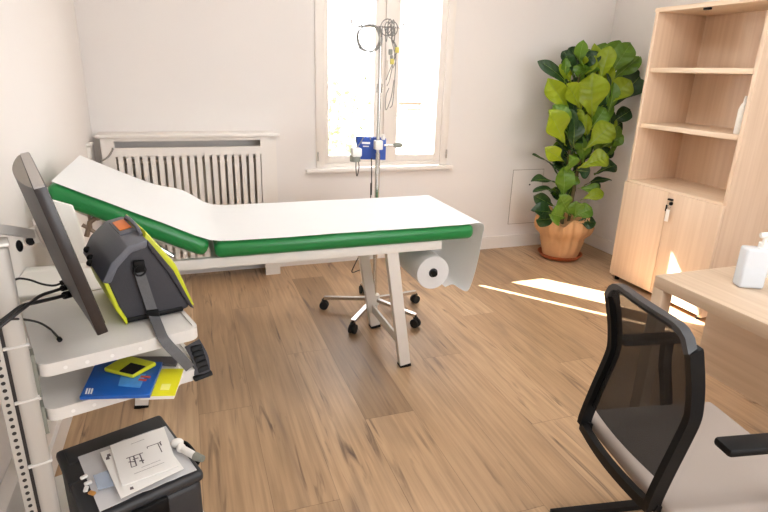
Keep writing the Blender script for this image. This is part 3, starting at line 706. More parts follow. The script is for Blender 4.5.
# dispensers on the desk
q = on_z(751, 289, DZ); ax = (V((0.9, -0.43, 0)).normalized(), V((0.43, 0.9, 0)).normalized(), V((0, 0, 1)))
q = q + ax[1]*0.03
t = thing('gel_dispenser', 'square clear dispenser bottle with white pump at the desk edge', 'bottle', q)
b = MB(); b.obox(q, ax, (-0.048, -0.03, 0.0005), (0.048, 0.03, 0.165), 0.010, 3); b.build('bottle_body', M['bottleclear'], t)
MB().obox(q, ax, (-0.042, -0.025, 0.006), (0.042, 0.025, 0.075), 0.008, 3).build('gel', M['bottleclear'], t)
b = MB(); n0 = q+ax[0]*0.022
b.cyl(n0+V((0, 0, .163)), n0+V((0, 0, .185)), 0.018); b.cyl(n0+V((0, 0, .185)), n0+V((0, 0, .212)), 0.008)
b.tube([n0+V((0, 0, .214))-ax[0]*.02, n0+V((0, 0, .216)), n0+V((0, 0, .212))+ax[0]*.05, n0+V((0, 0, .198))+ax[0]*.06], [0.011, .012, .009, .007]); b.build('pump_head', M['whiteplastic'], t)
q2 = on_z(774, 283, DZ)+V((0.06, 0.06, 0))
t = thing('soap_bottle', 'white bottle partly hidden behind the square clear dispenser', 'bottle', q2)
MB().lathe([(0, 0.0005), (0.034, 0.0005), (0.037, 0.006), (0.037, 0.12), (0.028, 0.145), (0.014, 0.155), (0, 0.155)], q2, 24).build('bottle_body', M['whiteplastic'], t)
MB().cyl(q2+V((0, 0, .155)), q2+V((0, 0, .185)), 0.013, 0.011).build('cap', M['whiteplastic'], t)

# ------------------------------------------------------------------ visitor chair
CO = V((1.118, 1.022, 0)); CF = V((0.983, -0.183, 0)).normalized(); CS = V((0.183, 0.983, 0)).normalized()
def ch(u, v, z): return CO + CF*u + CS*v + V((0, 0, z))
t = thing('office_chair', 'black mesh-back chair with taupe seat and sled base at the desk', 'chair', CO+CF*0.25)
HV = 0.180
sidep = [(0.006, 0.916), (0.012, 0.90), (0.034, 0.82), (0.046, 0.755), (0.047, 0.715), (0.035, 0.66), (0.012, 0.57), (-0.006, 0.49), (-0.010, 0.455)]
side = spline([(u, 0, z) for u, z in sidep], 4)
def back_u(z):
    for p, q in zip(side, side[1:]):
        if p.z >= z >= q.z: return p.x + (q.x-p.x)*(p.z-z)/max(1e-6, p.z-q.z)
    return side[-1].x
for s_ in (-1, 1):
    pts = [ch(p.x, s_*HV, p.z) for p in side]
    MB().bar(pts, 0.022, 0.036, CS).build('back_upright', M['black'], t)
# top rail, slightly bowed, with rounded ends
pts = [ch(-0.012*math.sin(PI*i/20)+0.002, HV*(-1+2*i/20)*1.0, 0.905+0.050*(1-abs(-1+2*i/20)**9)) for i in range(21)]
MB().bar(pts, 0.026, 0.018, CF).build('top_rail', mat('edge_highlight_grey', (66, 67, 70), 0.35), t)  # grey paints a highlight along the top of the black frame
pts = [ch(-0.012-0.016*math.sin(PI*i/14), HV*(-1+2*i/14), 0.450) for i in range(15)]
MB().bar(pts, 0.030, 0.022, (0, 0, 1)).build('bottom_rail', M['black'], t)
rows = []
for i in range(17):
    r = []
    for j in range(21):
        zt_ = 0.903+0.050*(1-abs(-1+j/10)**9); z = zt_-(zt_-0.530)*i/16
        r.append(ch(back_u(z)-0.014*math.sin(PI*j/20), HV*(-1+j/10), z))
    rows.append(r)
MB().sheet(rows, 0.002).build('mesh_back', M['mesh'], t, smooth=80)
# seat
b = MB(); b.obox(CO, (CF, CS, V((0, 0, 1))), (0.012, -0.235, 0.425), (0.49, 0.235, 0.475), 0.020, 4)
b.build('seat', M['seat'], t)
MB().obox(CO, (CF, CS, V((0, 0, 1))), (0.07, -0.20, 0.395), (0.46, 0.20, 0.418)).build('seat_pan', M['black'], t)
for s_ in (-1, 1):
    arm_v = s_*0.268
    MB().obox(CO, (CF, CS, V((0, 0, 1))), (0.062 if s_ < 0 else 0.125, arm_v-0.028, 0.692), (0.34, arm_v+0.028, 0.715), 0.008, 2).build('armrest', M['black'], t)
    MB().bar(spline([ch(0.300, arm_v, 0.695), ch(0.31, arm_v, 0.60), ch(0.345, arm_v, 0.46), ch(0.375, arm_v, 0.25), ch(0.385, arm_v, 0.06), ch(0.37, arm_v*0.98, 0.018)], 5), 0.026, 0.030, CS).build('front_leg', M['black'], t)
    MB().bar([ch(0.385, arm_v*0.98, 0.014), ch(-0.025, arm_v*0.96, 0.014)], 0.030, 0.022, CS).build('sled_runner', M['black'], t)
MB().bar([ch(-0.012, -0.262, 0.014), ch(-0.012, 0.262, 0.014)], 0.030, 0.022, (1, 0, 0)).build('rear_crossbar', M['black'], t)
MB().bar([ch(0.345, -0.262, 0.406), ch(0.345, 0.262, 0.406)], 0.030, 0.022, (1, 0, 0)).build('seat_support', M['black'], t)
for s_ in (-1, 1):
    MB().bar([ch(-0.008, s_*HV, 0.46), ch(0.10, s_*HV*0.92, 0.406)], 0.028, 0.022, CS).build('back_bracket', M['black'], t)

# ------------------------------------------------------------------ equipment trolley
NL = V((-0.396, 1.41, 0)); CA = V((0.956, 0.292, 0)).normalized(); CB = V((-0.292, 0.956, 0)).normalized()
def ct(u, v, z): return NL + CA*u + CB*v + V((0, 0, z))
AX = (CA, CB, V((0, 0, 1)))
TROLLEY = t = thing('equipment_trolley', 'grey metal equipment trolley with perforated column and two tray shelves', 'trolley', ct(0.2, 0.24, 0))
SD, SW = 0.405, 0.48
def tray(z):
    out = rrect(0, SD, 0, SW, 0.03)
    b = MB(); n = len(out); tt = bmesh.new()
    inn = rrect(0.012, SD-0.012, 0.012, SW-0.012, 0.02)
    r1 = [tt.verts.new(ct(u, v, z-0.035)) for u, v in out]; r2 = [tt.verts.new(ct(u, v, z)) for u, v in out]
    r3 = [tt.verts.new(ct(u, v, z)) for u, v in inn]; r4 = [tt.verts.new(ct(u, v, z-0.004)) for u, v in inn]
    for A, B in ((r1, r2), (r2, r3), (r3, r4)):
        for k in range(n): tt.faces.new((A[k], A[(k+1) % n], B[(k+1) % n], B[k]))
    tt.faces.new(r4); tt.faces.new(r1[::-1]); bmesh.ops.recalc_face_normals(tt, faces=tt.faces[:])
    bmesh.ops.remove_doubles(tt, verts=tt.verts[:], dist=1e-6)
    b.absorb(tt)
    b.mi = 1
    for u in (0.06, 0.11, 0.17, 0.24, 0.30): b.cyl(ct(u, -0.0005, z-0.02), ct(u, 0.004, z-0.02), 0.005, n=12)
    return b
for z in (0.80, 0.67): tray(z).build('tray_shelf', [M['cartgrey'], M['bookwhite']], t)
# column: rounded profile with a perforated strip
b = MB(); ztop = 1.116
b.obox(NL, AX, (-0.055, -0.002, 0.09), (-0.008, 0.06, ztop), 0.016, 4)
b.obox(NL, AX, (-0.086, 0.004, 0.09), (-0.060, 0.055, ztop-0.02), 0.003)
b.mi = 1; b.obox(NL, AX, (-0.062, 0.006, 0.09), (-0.050, 0.05, ztop-0.03))
for i in range(46):
    z = 0.12+i*0.0205; b.cyl(ct(-0.073, 0.0035, z), ct(-0.073, 0.009, z), 0.0052, n=8)
cl = b.build('column', [M['alu'], M['darkgroove']], t)
MB().obox(NL, AX, (-0.058, -0.004, ztop), (-0.006, 0.062, ztop+0.008), 0.003).cyl(ct(-0.04, 0.025, ztop+0.008), ct(-0.04, 0.025, ztop+0.02), 0.012).build('end_cap', M['whiteplastic'], cl)
for z in (0.865, 0.715, 0.525): MB().obox(NL, AX, (-0.060, -0.0045, z-0.003), (-0.005, 0.063, z+0.003), 0.002).build('cable_tie', M['cartgrey'], cl)
MB().obox(NL, AX, (-0.012, 0.01, 0.79-0.08), (0.0, 0.05, 0.83)).obox(NL, AX, (-0.012, 0.01, 0.60), (0.0, 0.05, 0.68)).build('shelf_bracket', M['greyplastic'], t)
MB().obox(NL, AX, (-0.055, SW-0.06, 0.09), (-0.008, SW, 1.0), 0.016, 4).build('rear_column', M['alu'], t)
MB().obox(NL, AX, (-0.11, -0.09, 0.075), (0.385, SW+0.04, 0.105), 0.014, 3).build('base_plate', M['whiteplastic'], t)
for u, v in ((-0.06, -0.05), (0.34, -0.05), (-0.06, SW), (0.34, SW)):
    c = ct(u, v, 0.034)
    MB().cyl(c-CB*0.012, c+CB*0.012, 0.034, n=18).cyl(c, c+V((0, 0, .045)), 0.01, n=8).build('castor', M['rubber'], t)
# low tray catch seen below the lower shelf
MB().obox(NL, AX, (0.30, 0.03, 0.612), (0.345, 0.06, 0.632), 0.004).build('shelf_latch', M['cartgrey'], t)

# monitor and its arm
MA = V((-0.300, 1.365, 1.262)); MD = V((-0.263, 0.965, 0)).normalized()
ME = (V((-0.218, 1.371, 0.884))-MA); ME = (ME - MD*ME.dot(MD)); MH = ME.length; ME.normalize()
MN = MD.cross(ME)
if MN.x < 0: MN = -MN
MW = 0.549
def mo(s_, e, n_): return MA + MD*s_ + ME*e + MN*n_
t = thing('monitor', 'dark monitor seen edge-on from behind above the trolley', 'monitor', mo(MW/2, MH, 0))
AXM = (MD, ME, MN)
MB().obox(MA, AXM, (0, 0, -0.026), (MW, MH, 0), 0.003).build('bezel', M['bezel'], t)
MB().obox(MA, AXM, (0.0, -0.0015, -0.024), (MW, 0.003, -0.002)).build('lit_top_edge', M['monlit'], t)  # lighter grey paints the light falling on the bezel's top face
MB().obox(MA, AXM, (0.015, 0.015, -0.001), (MW-0.015, MH-0.02, 0.0012)).build('screen', M['screen'], t)
rows = []
for i in range(13):
    e = MH*i/12; r = []
    kk = 1 if i < 9 else 1-((i-8)/4)**2*0.85
    for j in range(19):
        s_ = j/18; dpt = 0.028*kk*(max(0.0, math.sin(PI*s_)))**0.75
        r.append(mo(0.004+(MW-0.008)*s_, e, -0.026-dpt))
    rows.append(r)
b = MB(); b.sheet(rows)
# close the curved shell on top with a lid
top_ = rows[0]; b.mi = 1; b.sheet([top_, [mo(0.004+(MW-0.008)*j/18, 0.0, -0.026) for j in range(19)]])
b.build('back_shell', [M['monback'], mat('shell_top_grey', (128, 122, 112), 0.5)], t)
# arm from the column head to the back of the monitor
vb = mo(MW*0.46, MH*0.42, -0.049)
t = TROLLEY
hz = ztop+0.021
ar = MB().bar([ct(-0.12, 0.03, hz+0.018), ct(-0.03, 0.03, hz+0.018), vb-MN*0.02+V((0, 0, .0))], 0.022, 0.028, (0, 0, 1)).build('monitor_arm', M['whitemetal'], t)
MB().cyl(ct(-0.04, 0.025, hz-0.002), ct(-0.04, 0.025, hz+0.008), 0.016).build('pivot', M['chrome'], ar)
MB().obox(vb, AXM, (-0.04, -0.032, -0.010), (0.04, 0.032, 0.0), 0.003).obox(vb, AXM, (-0.025, -0.02, -0.024), (0.0, 0.02, -0.010), 0.003).build('mount_plate', M['whitemetal'], ar)
kq = CAM + ray(29, 238)*1.45
MB().cyl(kq-CB*0.03, kq+CB*0.02, 0.014).build('tilt_joint', M['chrome'], ar)
MB().cyl(kq-CB*0.038, kq-CB*0.03, 0.010).ball(CAM + ray(19.5, 246)*1.41, (0.008, 0.008, 0.016)).build('tilt_knob', M['black'], ar)

# cables at the back of the monitor
def mcable(name, pts, r, plug, label, m_='cable'):
    P_ = spline(pts, 8); b = MB().tube(P_, r, 8)
    tt = thing(name, label, 'cable', pts[0])
    b.build('lead', M[m_], tt)
    MB().tube([P_[-4], P_[-1]], plug, 10).build('plug', M['black'], tt)
def Pd(x, y, t_): return CAM + ray(x, y)*t_
mcable('video_cable', [Pd(-4, 325, 1.20), Pd(8, 316, 1.22), Pd(22, 306, 1.25), Pd(38, 302, 1.30), Pd(55, 298, 1.37), Pd(70, 294, 1.43)], 0.0046, 0.010, 'thick black cable plugged low into the monitor back')
mcable('power_cable', [Pd(-4, 330, 1.18), Pd(10, 319, 1.20), Pd(24, 308, 1.24), Pd(40, 296, 1.32), Pd(54, 291, 1.39), Pd(67, 287, 1.44)], 0.0040, 0.008, 'black cable plugged in just above the thick one on the monitor')
mcable('upper_signal_cable', [Pd(14, 280, 1.42), Pd(20, 278.5, 1.43), Pd(30, 280, 1.44), Pd(42, 284, 1.45), Pd(54, 285.5, 1.46), Pd(64, 282, 1.47)], 0.003, 0.007, 'topmost thin black cable plugged into the monitor back')
mcable('loose_usb_cable', [Pd(-2, 321, 1.20), Pd(14, 319, 1.28), Pd(28, 320, 1.38), Pd(40, 323, 1.49), Pd(50, 329, 1.56), on_z(57, 336, 0.803), on_z(60, 340, 0.803)], 0.003, 0.0065, 'loose thin cable ending in a plug on the upper trolley tray')

# ------------------------------------------------------------------ responder bag on the upper tray
vB = 0.14
BO = ct(0, vB, 0); nB = CB
def onplane(x, y, off=0.0):
    d = ray(x, y); p0 = BO + CB*off
    return CAM + d*((p0-CAM).dot(CB)/d.dot(CB))
zt0 = 0.8005
t = thing('responder_bag', 'dark grey and lime emergency bag on the upper trolley tray', 'bag', ct(0.22, 0.26, zt0))
o2 = ct(0.2, vB, zt0)
def uz(x, y):
    p = onplane(x, y); return ((p-o2).dot(CA), max(0.0, p.z-zt0))
pix = [(129, 331), (183, 321), (191, 307), (170, 272), (147, 243), (129, 249), (114, 265), (106, 283), (118, 309)]
PU = [uz(*p) for p in pix]
PU[0] = (PU[0][0], 0.0); PU[1] = (PU[1][0], 0.0)
DEP = 0.30
def bp(u, z, v): return o2 + CA*u + V((0, 0, z)) + CB*v
b = MB(); b.prism([bp(u, z, 0) for u, z in PU], CB*DEP, 0.012, 3); b.build('bag_body', M['bagdark'], t)
# lid: over the two upper left faces
def band(idx, off, inner, v0, v1, m_, name, parent=t, bev=0.004):
    pts = [PU[i] for i in idx]; cx = sum(p[0] for p in PU)/len(PU); cz = sum(p[1] for p in PU)/len(PU)
    def mv(p, k):
        d = V((p[0]-cx, p[1]-cz)); d.normalize(); return (p[0]+d.x*k, p[1]+d.y*k)
    poly = [mv(p, off) for p in pts] + [mv(p, -inner) for p in reversed(pts)]
    return MB().prism([bp(u, z, v0) for u, z in poly], CB*(v1-v0), bev, 2).build(name, m_, parent)
band([4, 5, 6, 7], 0.012, 0.012, -0.008, DEP+0.006, M['bagmid'], 'lid', bev=0.006)
band([2, 3, 4], 0.030, 0.006, 0.03, DEP-0.02, M['yellow'], 'front_panel', bev=0.01)
band([2, 3, 4], 0.010, 0.006, -0.008, 0.012, M['bagdark'], 'piping')
band([7, 8, 0], 0.007, 0.006, -0.002, DEP+0.002, M['yellow'], 'rear_panel')
# handle ridge and orange patch on the lid
e0 = PU[4]; e1 = PU[5]
def lidp(k, v, h):
    u = e0[0]+(e1[0]-e0[0])*k; z = e0[1]+(e1[1]-e0[1])*k
    d = V((-(e1[1]-e0[1]), (e1[0]-e0[0]))); d.normalize()
    if d.y < 0: d = -d
    return bp(u+d.x*h, z+d.y*h, v)
def lidpatch(k0, k1, v0, v1, h, m_, name, th=0.006):
    P_ = [lidp(k0, v0, h), lidp(k1, v0, h), lidp(k1, v1, h), lidp(k0, v1, h)]
    up = (lidp(0.5, 0.1, 1)-lidp(0.5, 0.1, 0))
    MB().prism(P_, up*th, 0.002).build(name, m_, t)
lidpatch(0.02, 0.95, 0.10, 0.26, 0.011, M['bagmid'], 'patch_frame', 0.006)
lidpatch(0.12, 0.82, 0.13, 0.235, 0.017, M['orange'], 'orange_patch', 0.004)
b = MB()
b.tube(spline([lidp(0.0, 0.24, .012), lidp(-0.02, 0.21, .030), lidp(-0.02, 0.10, .030), lidp(0.0, 0.05, .012)]), 0.006, 8); b.build('carry_handle', M['bagmid'], t)
for k, vv in ((0.35, .03), (0.7, .05), (0.9, .12)):
    q = bp(PU[7][0]+(PU[6][0]-PU[7][0])*k*0.6-0.016, PU[7][1]+(PU[6][1]-PU[7][1])*k*0.6, vv+0.14); MB().ball(q, 0.011, 10).build('toggle', M['black'], t)
MB().prism([bp(u, z, -0.004) for u, z in [(PU[0][0]-.002, .0005), (PU[1][0]+.004, .0005), (PU[1][0]+.004, .016), (PU[0][0]-.002, .016)]], CB*(DEP+0.008), 0.004).build('bag_foot', M['black'], t)
# shoulder strap
s0 = onplane(139, 266, -0.012); s1 = onplane(143, 283, -0.016); s2 = onplane(153, 313, -0.022); 
MB().box(s0, (0.03, 0.012, 0.035), 0.003).tube([s0+CA*(.016*math.cos(2*PI*i/12))+V((0, 0, -.012+.016*math.sin(2*PI*i/12)))-CB*.004 for i in range(12)], 0.003, 6, closed=True).build('strap_clip', M['black'], t)
OV = -vB
stp = [s0+V((0, 0, -.02)), s1, s2, on_z(158, 326, .806), onplane(163, 338, OV-.008), onplane(170, 347, OV-.022), onplane(180, 357, OV-.03), onplane(190, 368, OV-.03)]
st = MB().bar(spline(stp, 6), 0.028, 0.004, CA).build('shoulder_strap', M['strap'], t)
MB().box(s2+V((0, -.004, 0)), (0.034, 0.010, 0.024), 0.003).build('slider', M['black'], st)
pd0, pd1 = onplane(192, 343, OV+.045), onplane(202, 374, OV-.0)
pdm = [pd0, (pd0+pd1)/2+CA*0.008, pd1]
MB().bar(spline(pdm, 6), 0.018, 0.046, CB).build('strap_pad', M['bagdark'], st)
dd = (pd1-pd0).normalized(); sx = dd.cross(CB).normalized()
for k in range(5):
    q = pd0 + (pd1-pd0)*(0.12+0.17*k) + CA*0.006 - CB*0.010; MB().obox(q, (sx, dd, CB), (-0.017, -0.008, -0.004), (0.017, 0.008, 0.004), 0.003).build('pad_rib', M['black'], st)
MB().obox(pd1, (sx, dd, CB), (-0.028, -0.004, -0.012), (0.028, 0.010, 0.012), 0.004).build('pad_buckle', M['black'], st)

# ------------------------------------------------------------------ brochures on the lower tray
z2 = 0.667
def zz(x, y, z): return on_z(x, y, z)
def flat(name, pts, th, m_, parent=None, loc=None): return MB().prism(pts, (0, 0, th), 0.0008, 1).build(name, m_, parent, loc)
Q = [zz(81, 402, z2), zz(168, 400, z2), zz(183, 371, z2), zz(96, 368, z2)]
t = thing('white_brochure', 'white brochure with yellow corner showing under the blue folder', 'brochure', Q[0])
A_ = [zz(140, 400, z2), zz(174, 399, z2), zz(186, 368, z2), zz(150, 366, z2)]
flat('cover', A_, 0.012, M['bookwhite'], t)
B_ = [zz(150, 396.5, z2+.0125), zz(175, 396, z2+.0125), zz(184, 369, z2+.0125), zz(160, 369, z2+.0125)]
flat('yellow_cover_panel', B_, 0.0015, M['bookyellow'], t)
C_ = [zz(160, 390, z2+.0142), zz(169, 390, z2+.0142), zz(171, 384, z2+.0142), zz(162, 384, z2+.0142)]
flat('cover_print', C_, 0.0004, mat('print_pale_yellow', (240, 236, 130), 0.4), t)
zb2 = z2+0.0145
t = thing('blue_folder', 'glossy blue folder lying on the lower trolley tray', 'folder', zz(81, 402, zb2))
F_ = [zz(80, 400, zb2), zz(150, 398, zb2), zz(163, 365, zb2), zz(98, 362, zb2)]
flat('cover', F_, 0.010, M['bookblue'], t)
zc = zb2+0.0102
G_ = [zz(118, 386, zc), zz(140, 388, zc), zz(146, 374, zc), zz(122, 372, zc)]
flat('cover_picture', G_, 0.0004, mat('cover_light_blue', (70, 140, 210), 0.3, var=0.3, scale=30), t)
for i in range(3):
    x = 85+i*2.6; MB().prism([zz(x, 394, zc), zz(x+1.6, 394, zc), zz(x+3.2, 388.5, zc), zz(x+1.6, 388.5, zc)], (0, 0, .0006)).build('logo_stroke', M['bookwhite'], t)
for q_ in (((140, 376), (150, 377)), ((138, 379), (146, 380))):
    (xa_, ya_), (xb2, yb2) = q_
    MB().prism([zz(xa_, ya_+1.6, zc), zz(xb2, yb2+1.2, zc), zz(xb2+1, yb2-.6, zc), zz(xa_+1, ya_-.4, zc)], (0, 0, .0006)).build('red_lettering', M['red'], t)
t = thing('grey_folder', 'dark grey folder lying at the back of the lower trolley tray', 'folder', zz(140, 360, z2))
flat('cover', [zz(150, 366, z2+.0125)+V((0, .0, .0045)), zz(176, 367, z2+.017), zz(180, 358, z2+.017), zz(120, 358, z2+.017)], 0.006, M['bookdark'], t)
zg = zc+0.001
t = thing('yellow_device', 'small lime-yellow device with black centre lying on the blue folder', 'device', zz(130, 372, zg))
G2 = [zz(104, 372, zg), zz(133, 379, zg), zz(157, 366, zg), zz(127, 358.5, zg)]
MB().prism(G2, (0, 0, 0.014), 0.005, 2).build('device_body', M['yellow'], t)
G3 = [zz(119, 372, zg+.0142), zz(133, 375, zg+.0142), zz(146, 367, zg+.0142), zz(131, 363.5, zg+.0142)]
MB().prism(G3, (0, 0, 0.004), 0.0015, 1).build('black_pad', M['black'], t)

# ------------------------------------------------------------------ black case on the trolley base
zc0, zl, zc1 = 0.106, 0.355, 0.385
c4 = [zz(55, 453, zc1), zz(155, 417, zc1), zz(207, 462, zc1)]
cen = (c4[0]+c4[2])/2; ua = (c4[1]-c4[0]); 
ua = V((0.934, 0.358, 0)).normalized(); ub = V((-0.358, 0.934, 0)).normalized(); AC = (ua, ub, V((0, 0, 1)))
CC = V((-0.245, 1.535, 0)); hw, hd = 0.160, 0.183
t = thing('black_case', 'black plastic hinged-lid case on the base of the trolley', 'case', CC+V((0, 0, zc0)))
MB().obox(CC, AC, (-hw+.006, -hd+.006, zc0), (hw-.006, hd-.006, zl-0.004), 0.02, 3).build('case_body', M['casegrey'], t)
b = MB(); b.obox(CC, AC, (-hw, -hd, zl-0.004), (hw, hd, zc1), 0.012, 3)
b.obox(CC, AC, (-hw+.02, 0.085, zc1-0.002), (hw-.02, hd-.02, zc1+0.004), 0.003)
b.obox(CC, AC, (-hw-.001, -0.004, zl+.004), (-hw+.03, 0.004, zc1+.0015))
b.build('lid', M['casegrey'], t)
MB().obox(CC, AC, (-0.05, -hd-.012, zl-.06), (0.05, -hd+.01, zl+.005), 0.006).build('latch', M['black'], t)
hp = CC+ua*(hw+0.0)+V((0, 0, zl-0.03))
MB().tube(spline([hp-ub*0.07, hp-ub*0.05+ua*0.03, hp+ub*0.05+ua*0.03, hp+ub*0.07]), 0.009, 8).build('carry_handle', M['black'], t)
# clear bag and leaflets on the lid
zp = zc1+0.005
t = thing('clear_document_bag', 'clear plastic bag with blister packs lying on the black case', 'plastic bag', zz(120, 470, zp))
Pb = [zz(78, 458, zp), zz(166, 427, zp), zz(197, 471, zp), zz(100, 513, zp)]
rows = []
for i in range(13):
    r = []
    for j in range(13):
        a, c = i/12, j/12
        p = (Pb[0]*(1-a)+Pb[1]*a)*(1-c) + (Pb[3]*(1-a)+Pb[2]*a)*c
        p = p + V((0, 0, 0.004+0.010*abs(noise.noise(V((i*.55, j*.55, 2.2))))*math.sin(PI*min(max(a, .04), .96))))
        r.append(p)
    rows.append(r)
MB().sheet(rows, 0.001).build('film', M['filmbag'], t, smooth=80)
for i, (x, y) in enumerate(((84, 477), (86, 489), (92, 493), (88, 483))):
    MB().box(zz(x, y, zp+.012), (0.020, 0.012, 0.008), 0.003, M3=Matrix.Rotation(0.5+i, 3, 'Z')).build('vial', M['amber'] if i in (2,) else M['bookwhite'], t)
MB().prism([zz(93, 476, zp+.016), zz(110, 470, zp+.016), zz(114, 486, zp+.016), zz(98, 490, zp+.016)], (0, 0, .002)).build('blue_insert', M['clearblue'], t)
zq = zp+0.020
def paper(name, label, px, z, th=0.0025):
    tt = thing(name, label, 'leaflet', zz(*px[0], z))
    MB().prism([zz(*p, z) for p in px], (0, 0, th), 0.0006, 1).build('sheets', M['bookwhite'], tt)
    return tt
t = paper('folded_leaflet', 'larger white folded leaflet underneath on the clear bag', [(100, 453), (157, 433), (184, 469), (121, 499)], zq)
for (x, y) in ((107, 455), (106, 458), (130, 488)):
    MB().prism([zz(x, y+2, zq+.003), zz(x+4, y+1, zq+.003), zz(x+3, y-1.5, zq+.003), zz(x, y-.5, zq+.003)], (0, 0, .0004)).build('print_mark', M['ink'], t)
zr = zq+0.004
QD = [(110, 446.5), (164, 428), (178, 467), (122, 487)]
t = paper('printed_leaflet', 'small white leaflet with two printed diagrams lying uppermost on the case', QD, zr, 0.004)
zi = zr+0.0042
A, Bq, Cq, Dq = [zz(*p, zi) for p in QD]
def dp(a, c): return (A*(1-a)+Bq*a)*(1-c) + (Dq*(1-a)+Cq*a)*c
def stroke(a0, c0, a1, c1, w=0.014):
    p, q = dp(a0, c0), dp(a1, c1); d = (q-p).normalized(); s_ = V((-d.y, d.x, 0))*(w*0.09)
    return MB().prism([p-s_, q-s_, q+s_, p+s_], (0, 0, .0003))
def strokes(name, segs):
    b = MB()
    for a0, c0, a1, c1, w in segs:
        x = stroke(a0, c0, a1, c1, w); me = bpy.data.meshes.new('q'); x.bm.to_mesh(me); b.bm.from_mesh(me); x.bm.free(); bpy.data.meshes.remove(me)
    b.build(name, M['ink'], t)
strokes('couch_diagram', [(.20, .42, .50, .42, .016), (.26, .42, .24, .66, .014), (.30, .50, .40, .50, .02), (.33, .42, .33, .66, .02), (.44, .42, .45, .66, .018), (.24, .66, .34, .66, .014), (.40, .58, .48, .60, .03), (.22, .52, .34, .56, .02)])
strokes('stand_diagram', [(.60, .32, .84, .32, .014), (.84, .32, .86, .30, .02), (.80, .32, .82, .56, .015), (.60, .32, .60, .36, .012), (.84, .32, .85, .40, .02)])
for q_ in ((.25, .82, .80, .80, .005), (.40, .74, .75, .72, .005), (.35, .12, .6, .11, .005)): strokes('caption_line', [q_])
# white tube with grey cap beside the leaflets
t = thing('white_tube', 'white plastic tube with grey cap at the right end of the case', 'tube', zz(195, 456, zp+.02))
ta, tb, tcc = zz(181, 448, zp+.022), zz(195, 456, zp+.022), zz(203, 459, zp+.022)
MB().cyl(ta, tb, 0.011).ball(ta, 0.014).ball(zz(177, 443, zp+.02), (0.020, 0.016, 0.014)).build('tube_body', M['whiteplastic'], t)
MB().cyl(tb, tcc, 0.013, 0.010).build('cap', M['greyplastic'], t)

# ------------------------------------------------------------------ white rounded ledge on the left wall, behind the trolley
t = thing('wall_ledge', 'white rounded ledge on the left wall between trolley and couch head', 'ledge', (XL, 2.05, 0.78))
out = [(XL+0.001, 1.93)] + [(-0.32+0.10*math.cos(math.radians(a)), 2.05+0.12*math.sin(math.radians(a))) for a in range(-90, 91, 10)] + [(XL+0.001, 2.17)]
MB().prism([(x, y, 0.768) for x, y in out], (0, 0, 0.028), 0.008, 3).build('ledge_top', M['whiteplastic'], t)
pf = [(72, 206), (78, 222), (84, 240), (87, 262), (88, 290)]
pp = [on_y(x, y, 2.23) for x, y in pf]
xl = on_y(52, 230, 2.23).x
MB().prism([(xl, 2.23, pp[0].z+0.03)]+pp+[(xl, 2.23, pp[-1].z)], (0, 0.02, 0), 0.004, 2).build('ledge_back', M['whiteplastic'], t)
MB().box2((XL+0.001, 2.16, 0.770), (XL+0.20, 2.235, 0.794), 0.004).build('ledge_joint', M['whiteplastic'], t)
MB().box2((XL+0.001, 2.02, 0.70), (XL+0.16, 2.08, 0.769), 0.006).build('ledge_bracket', M['whiteplastic'], t)

# ------------------------------------------------------------------ outside
GZ = -0.6
struct(MB().box2((-14, YB+WT, GZ-0.1), (22, 26, GZ)).build('ground', M['pavement']))
rnd = random.Random(5); b = MB()
for i in range(420):
    c = V((1.75+rnd.gauss(0, .42), 7.6+rnd.gauss(0, .45), rnd.uniform(GZ+0.35, 1.45)))
    if abs(c.x-1.75) > .8: continue
    d = V((rnd.uniform(-1, 1), rnd.uniform(-1, 1), rnd.uniform(-.4, .8))).normalized(); sd = d.cross(V((rnd.uniform(-1, 1), rnd.uniform(-1, 1), 1))).normalized(); l = rnd.uniform(.09, .15)
    b.sheet([[c-sd*.004, c+sd*.004], [c+d*l*.35-sd*l*.3, c+d*l*.35+sd*l*.3], [c+d*l*.75-sd*l*.22, c+d*l*.75+sd*l*.22], [c+d*l-sd*.004, c+d*l+sd*.004]])
t = thing('garden_shrub', 'pale leafy shrub outside the left window pane', 'shrub', (1.75, 7.6, GZ))
b.build('leaves', M['outleaf'], t)
b = MB()
for i in range(7): b.tube(spline([(1.75, 7.6, GZ), (1.75+.1*(i-3), 7.6+.05*(i % 3-1), .2), (1.75+.16*(i-3), 7.6+.1*(i % 3-1), 1.2)]), 0.012, 6)
b.build('stems', M['stem'], t)
q = on_y(415, 108, 8.4)
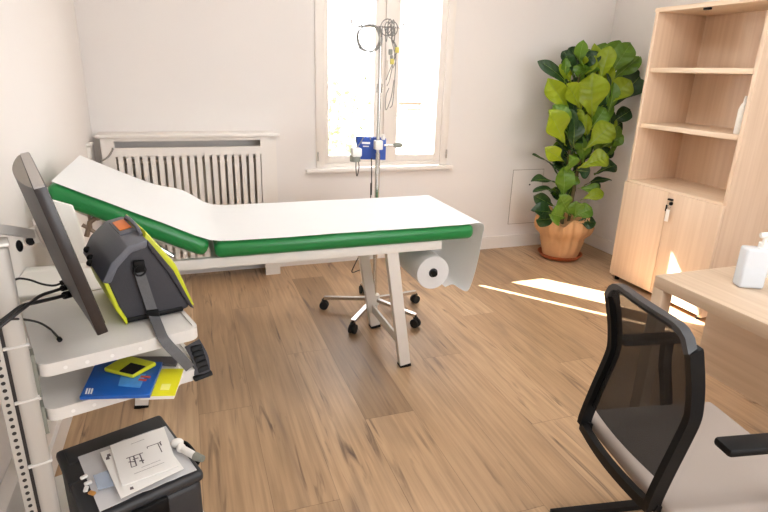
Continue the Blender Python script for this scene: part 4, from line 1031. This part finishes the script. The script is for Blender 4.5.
t = thing('garden_bench', 'faint wooden bench outside the right window pane', 'bench', (q.x, 8.4, GZ))
MB().box((q.x, 8.4, q.z-.02), (0.40, 0.32, 0.035)).build('seat', M['bench'], t)
MB().box((q.x, 8.56, q.z+.06), (0.44, 0.03, 0.05)).build('backrest', M['bench'], t)
for sx in (-.16, .16):
    for sy in (-.12, .16): MB().box2((q.x+sx-.015, 8.4+sy-.015, GZ), (q.x+sx+.015, 8.4+sy+.015, q.z+(.05 if sy > 0 else -.03))).build('leg', M['render_'], t)

# ------------------------------------------------------------------ light
w = bpy.data.worlds.new('sky'); sc.world = w; w.use_nodes = True
bg = w.node_tree.nodes['Background']; bg.inputs['Color'].default_value = (0.93, 0.96, 1.0, 1); bg.inputs['Strength'].default_value = 4.0
sl = bpy.data.lights.new('sun', 'SUN'); sl.energy = 26.0; sl.angle = 0.009; sl.color = (1.0, 0.97, 0.93)
so = bpy.data.objects.new('sun', sl); COL.objects.link(so)
so.rotation_euler = V((0.62, -0.78, -0.85)).to_track_quat('-Z', 'Y').to_euler()
# sky light entering by the window and the added fill window (portals sample the sky, they add no light)
for nm, loc, sz, rot in (('window_portal', (1.49, YB+0.10, 1.6), (1.02, 1.6), (-PI/2, 0, 0)), ('fill_window_portal', ((FX0+FX1)/2, YF-0.10, (FZ0+FZ1)/2), (FX1-FX0, FZ1-FZ0), (PI/2, 0, 0))):
    al = bpy.data.lights.new(nm, 'AREA'); al.shape = 'RECTANGLE'; al.size, al.size_y = sz; al.cycles.is_portal = True
    ao = bpy.data.objects.new(nm, al); COL.objects.link(ao); ao.location = loc; ao.rotation_euler = rot

sc.view_settings.view_transform = 'Standard'; sc.view_settings.look = 'None'; sc.view_settings.gamma = 1.0
sc.view_settings.use_curve_mapping = False
sc.view_settings.exposure = 1.08
sc.cycles.use_denoising = True
sc.cycles.max_bounces = 10; sc.cycles.diffuse_bounces = 6; sc.cycles.transparent_max_bounces = 16
sc.cycles.sample_clamp_indirect = 8.0
sc.cycles.caustics_reflective = False; sc.cycles.caustics_refractive = False
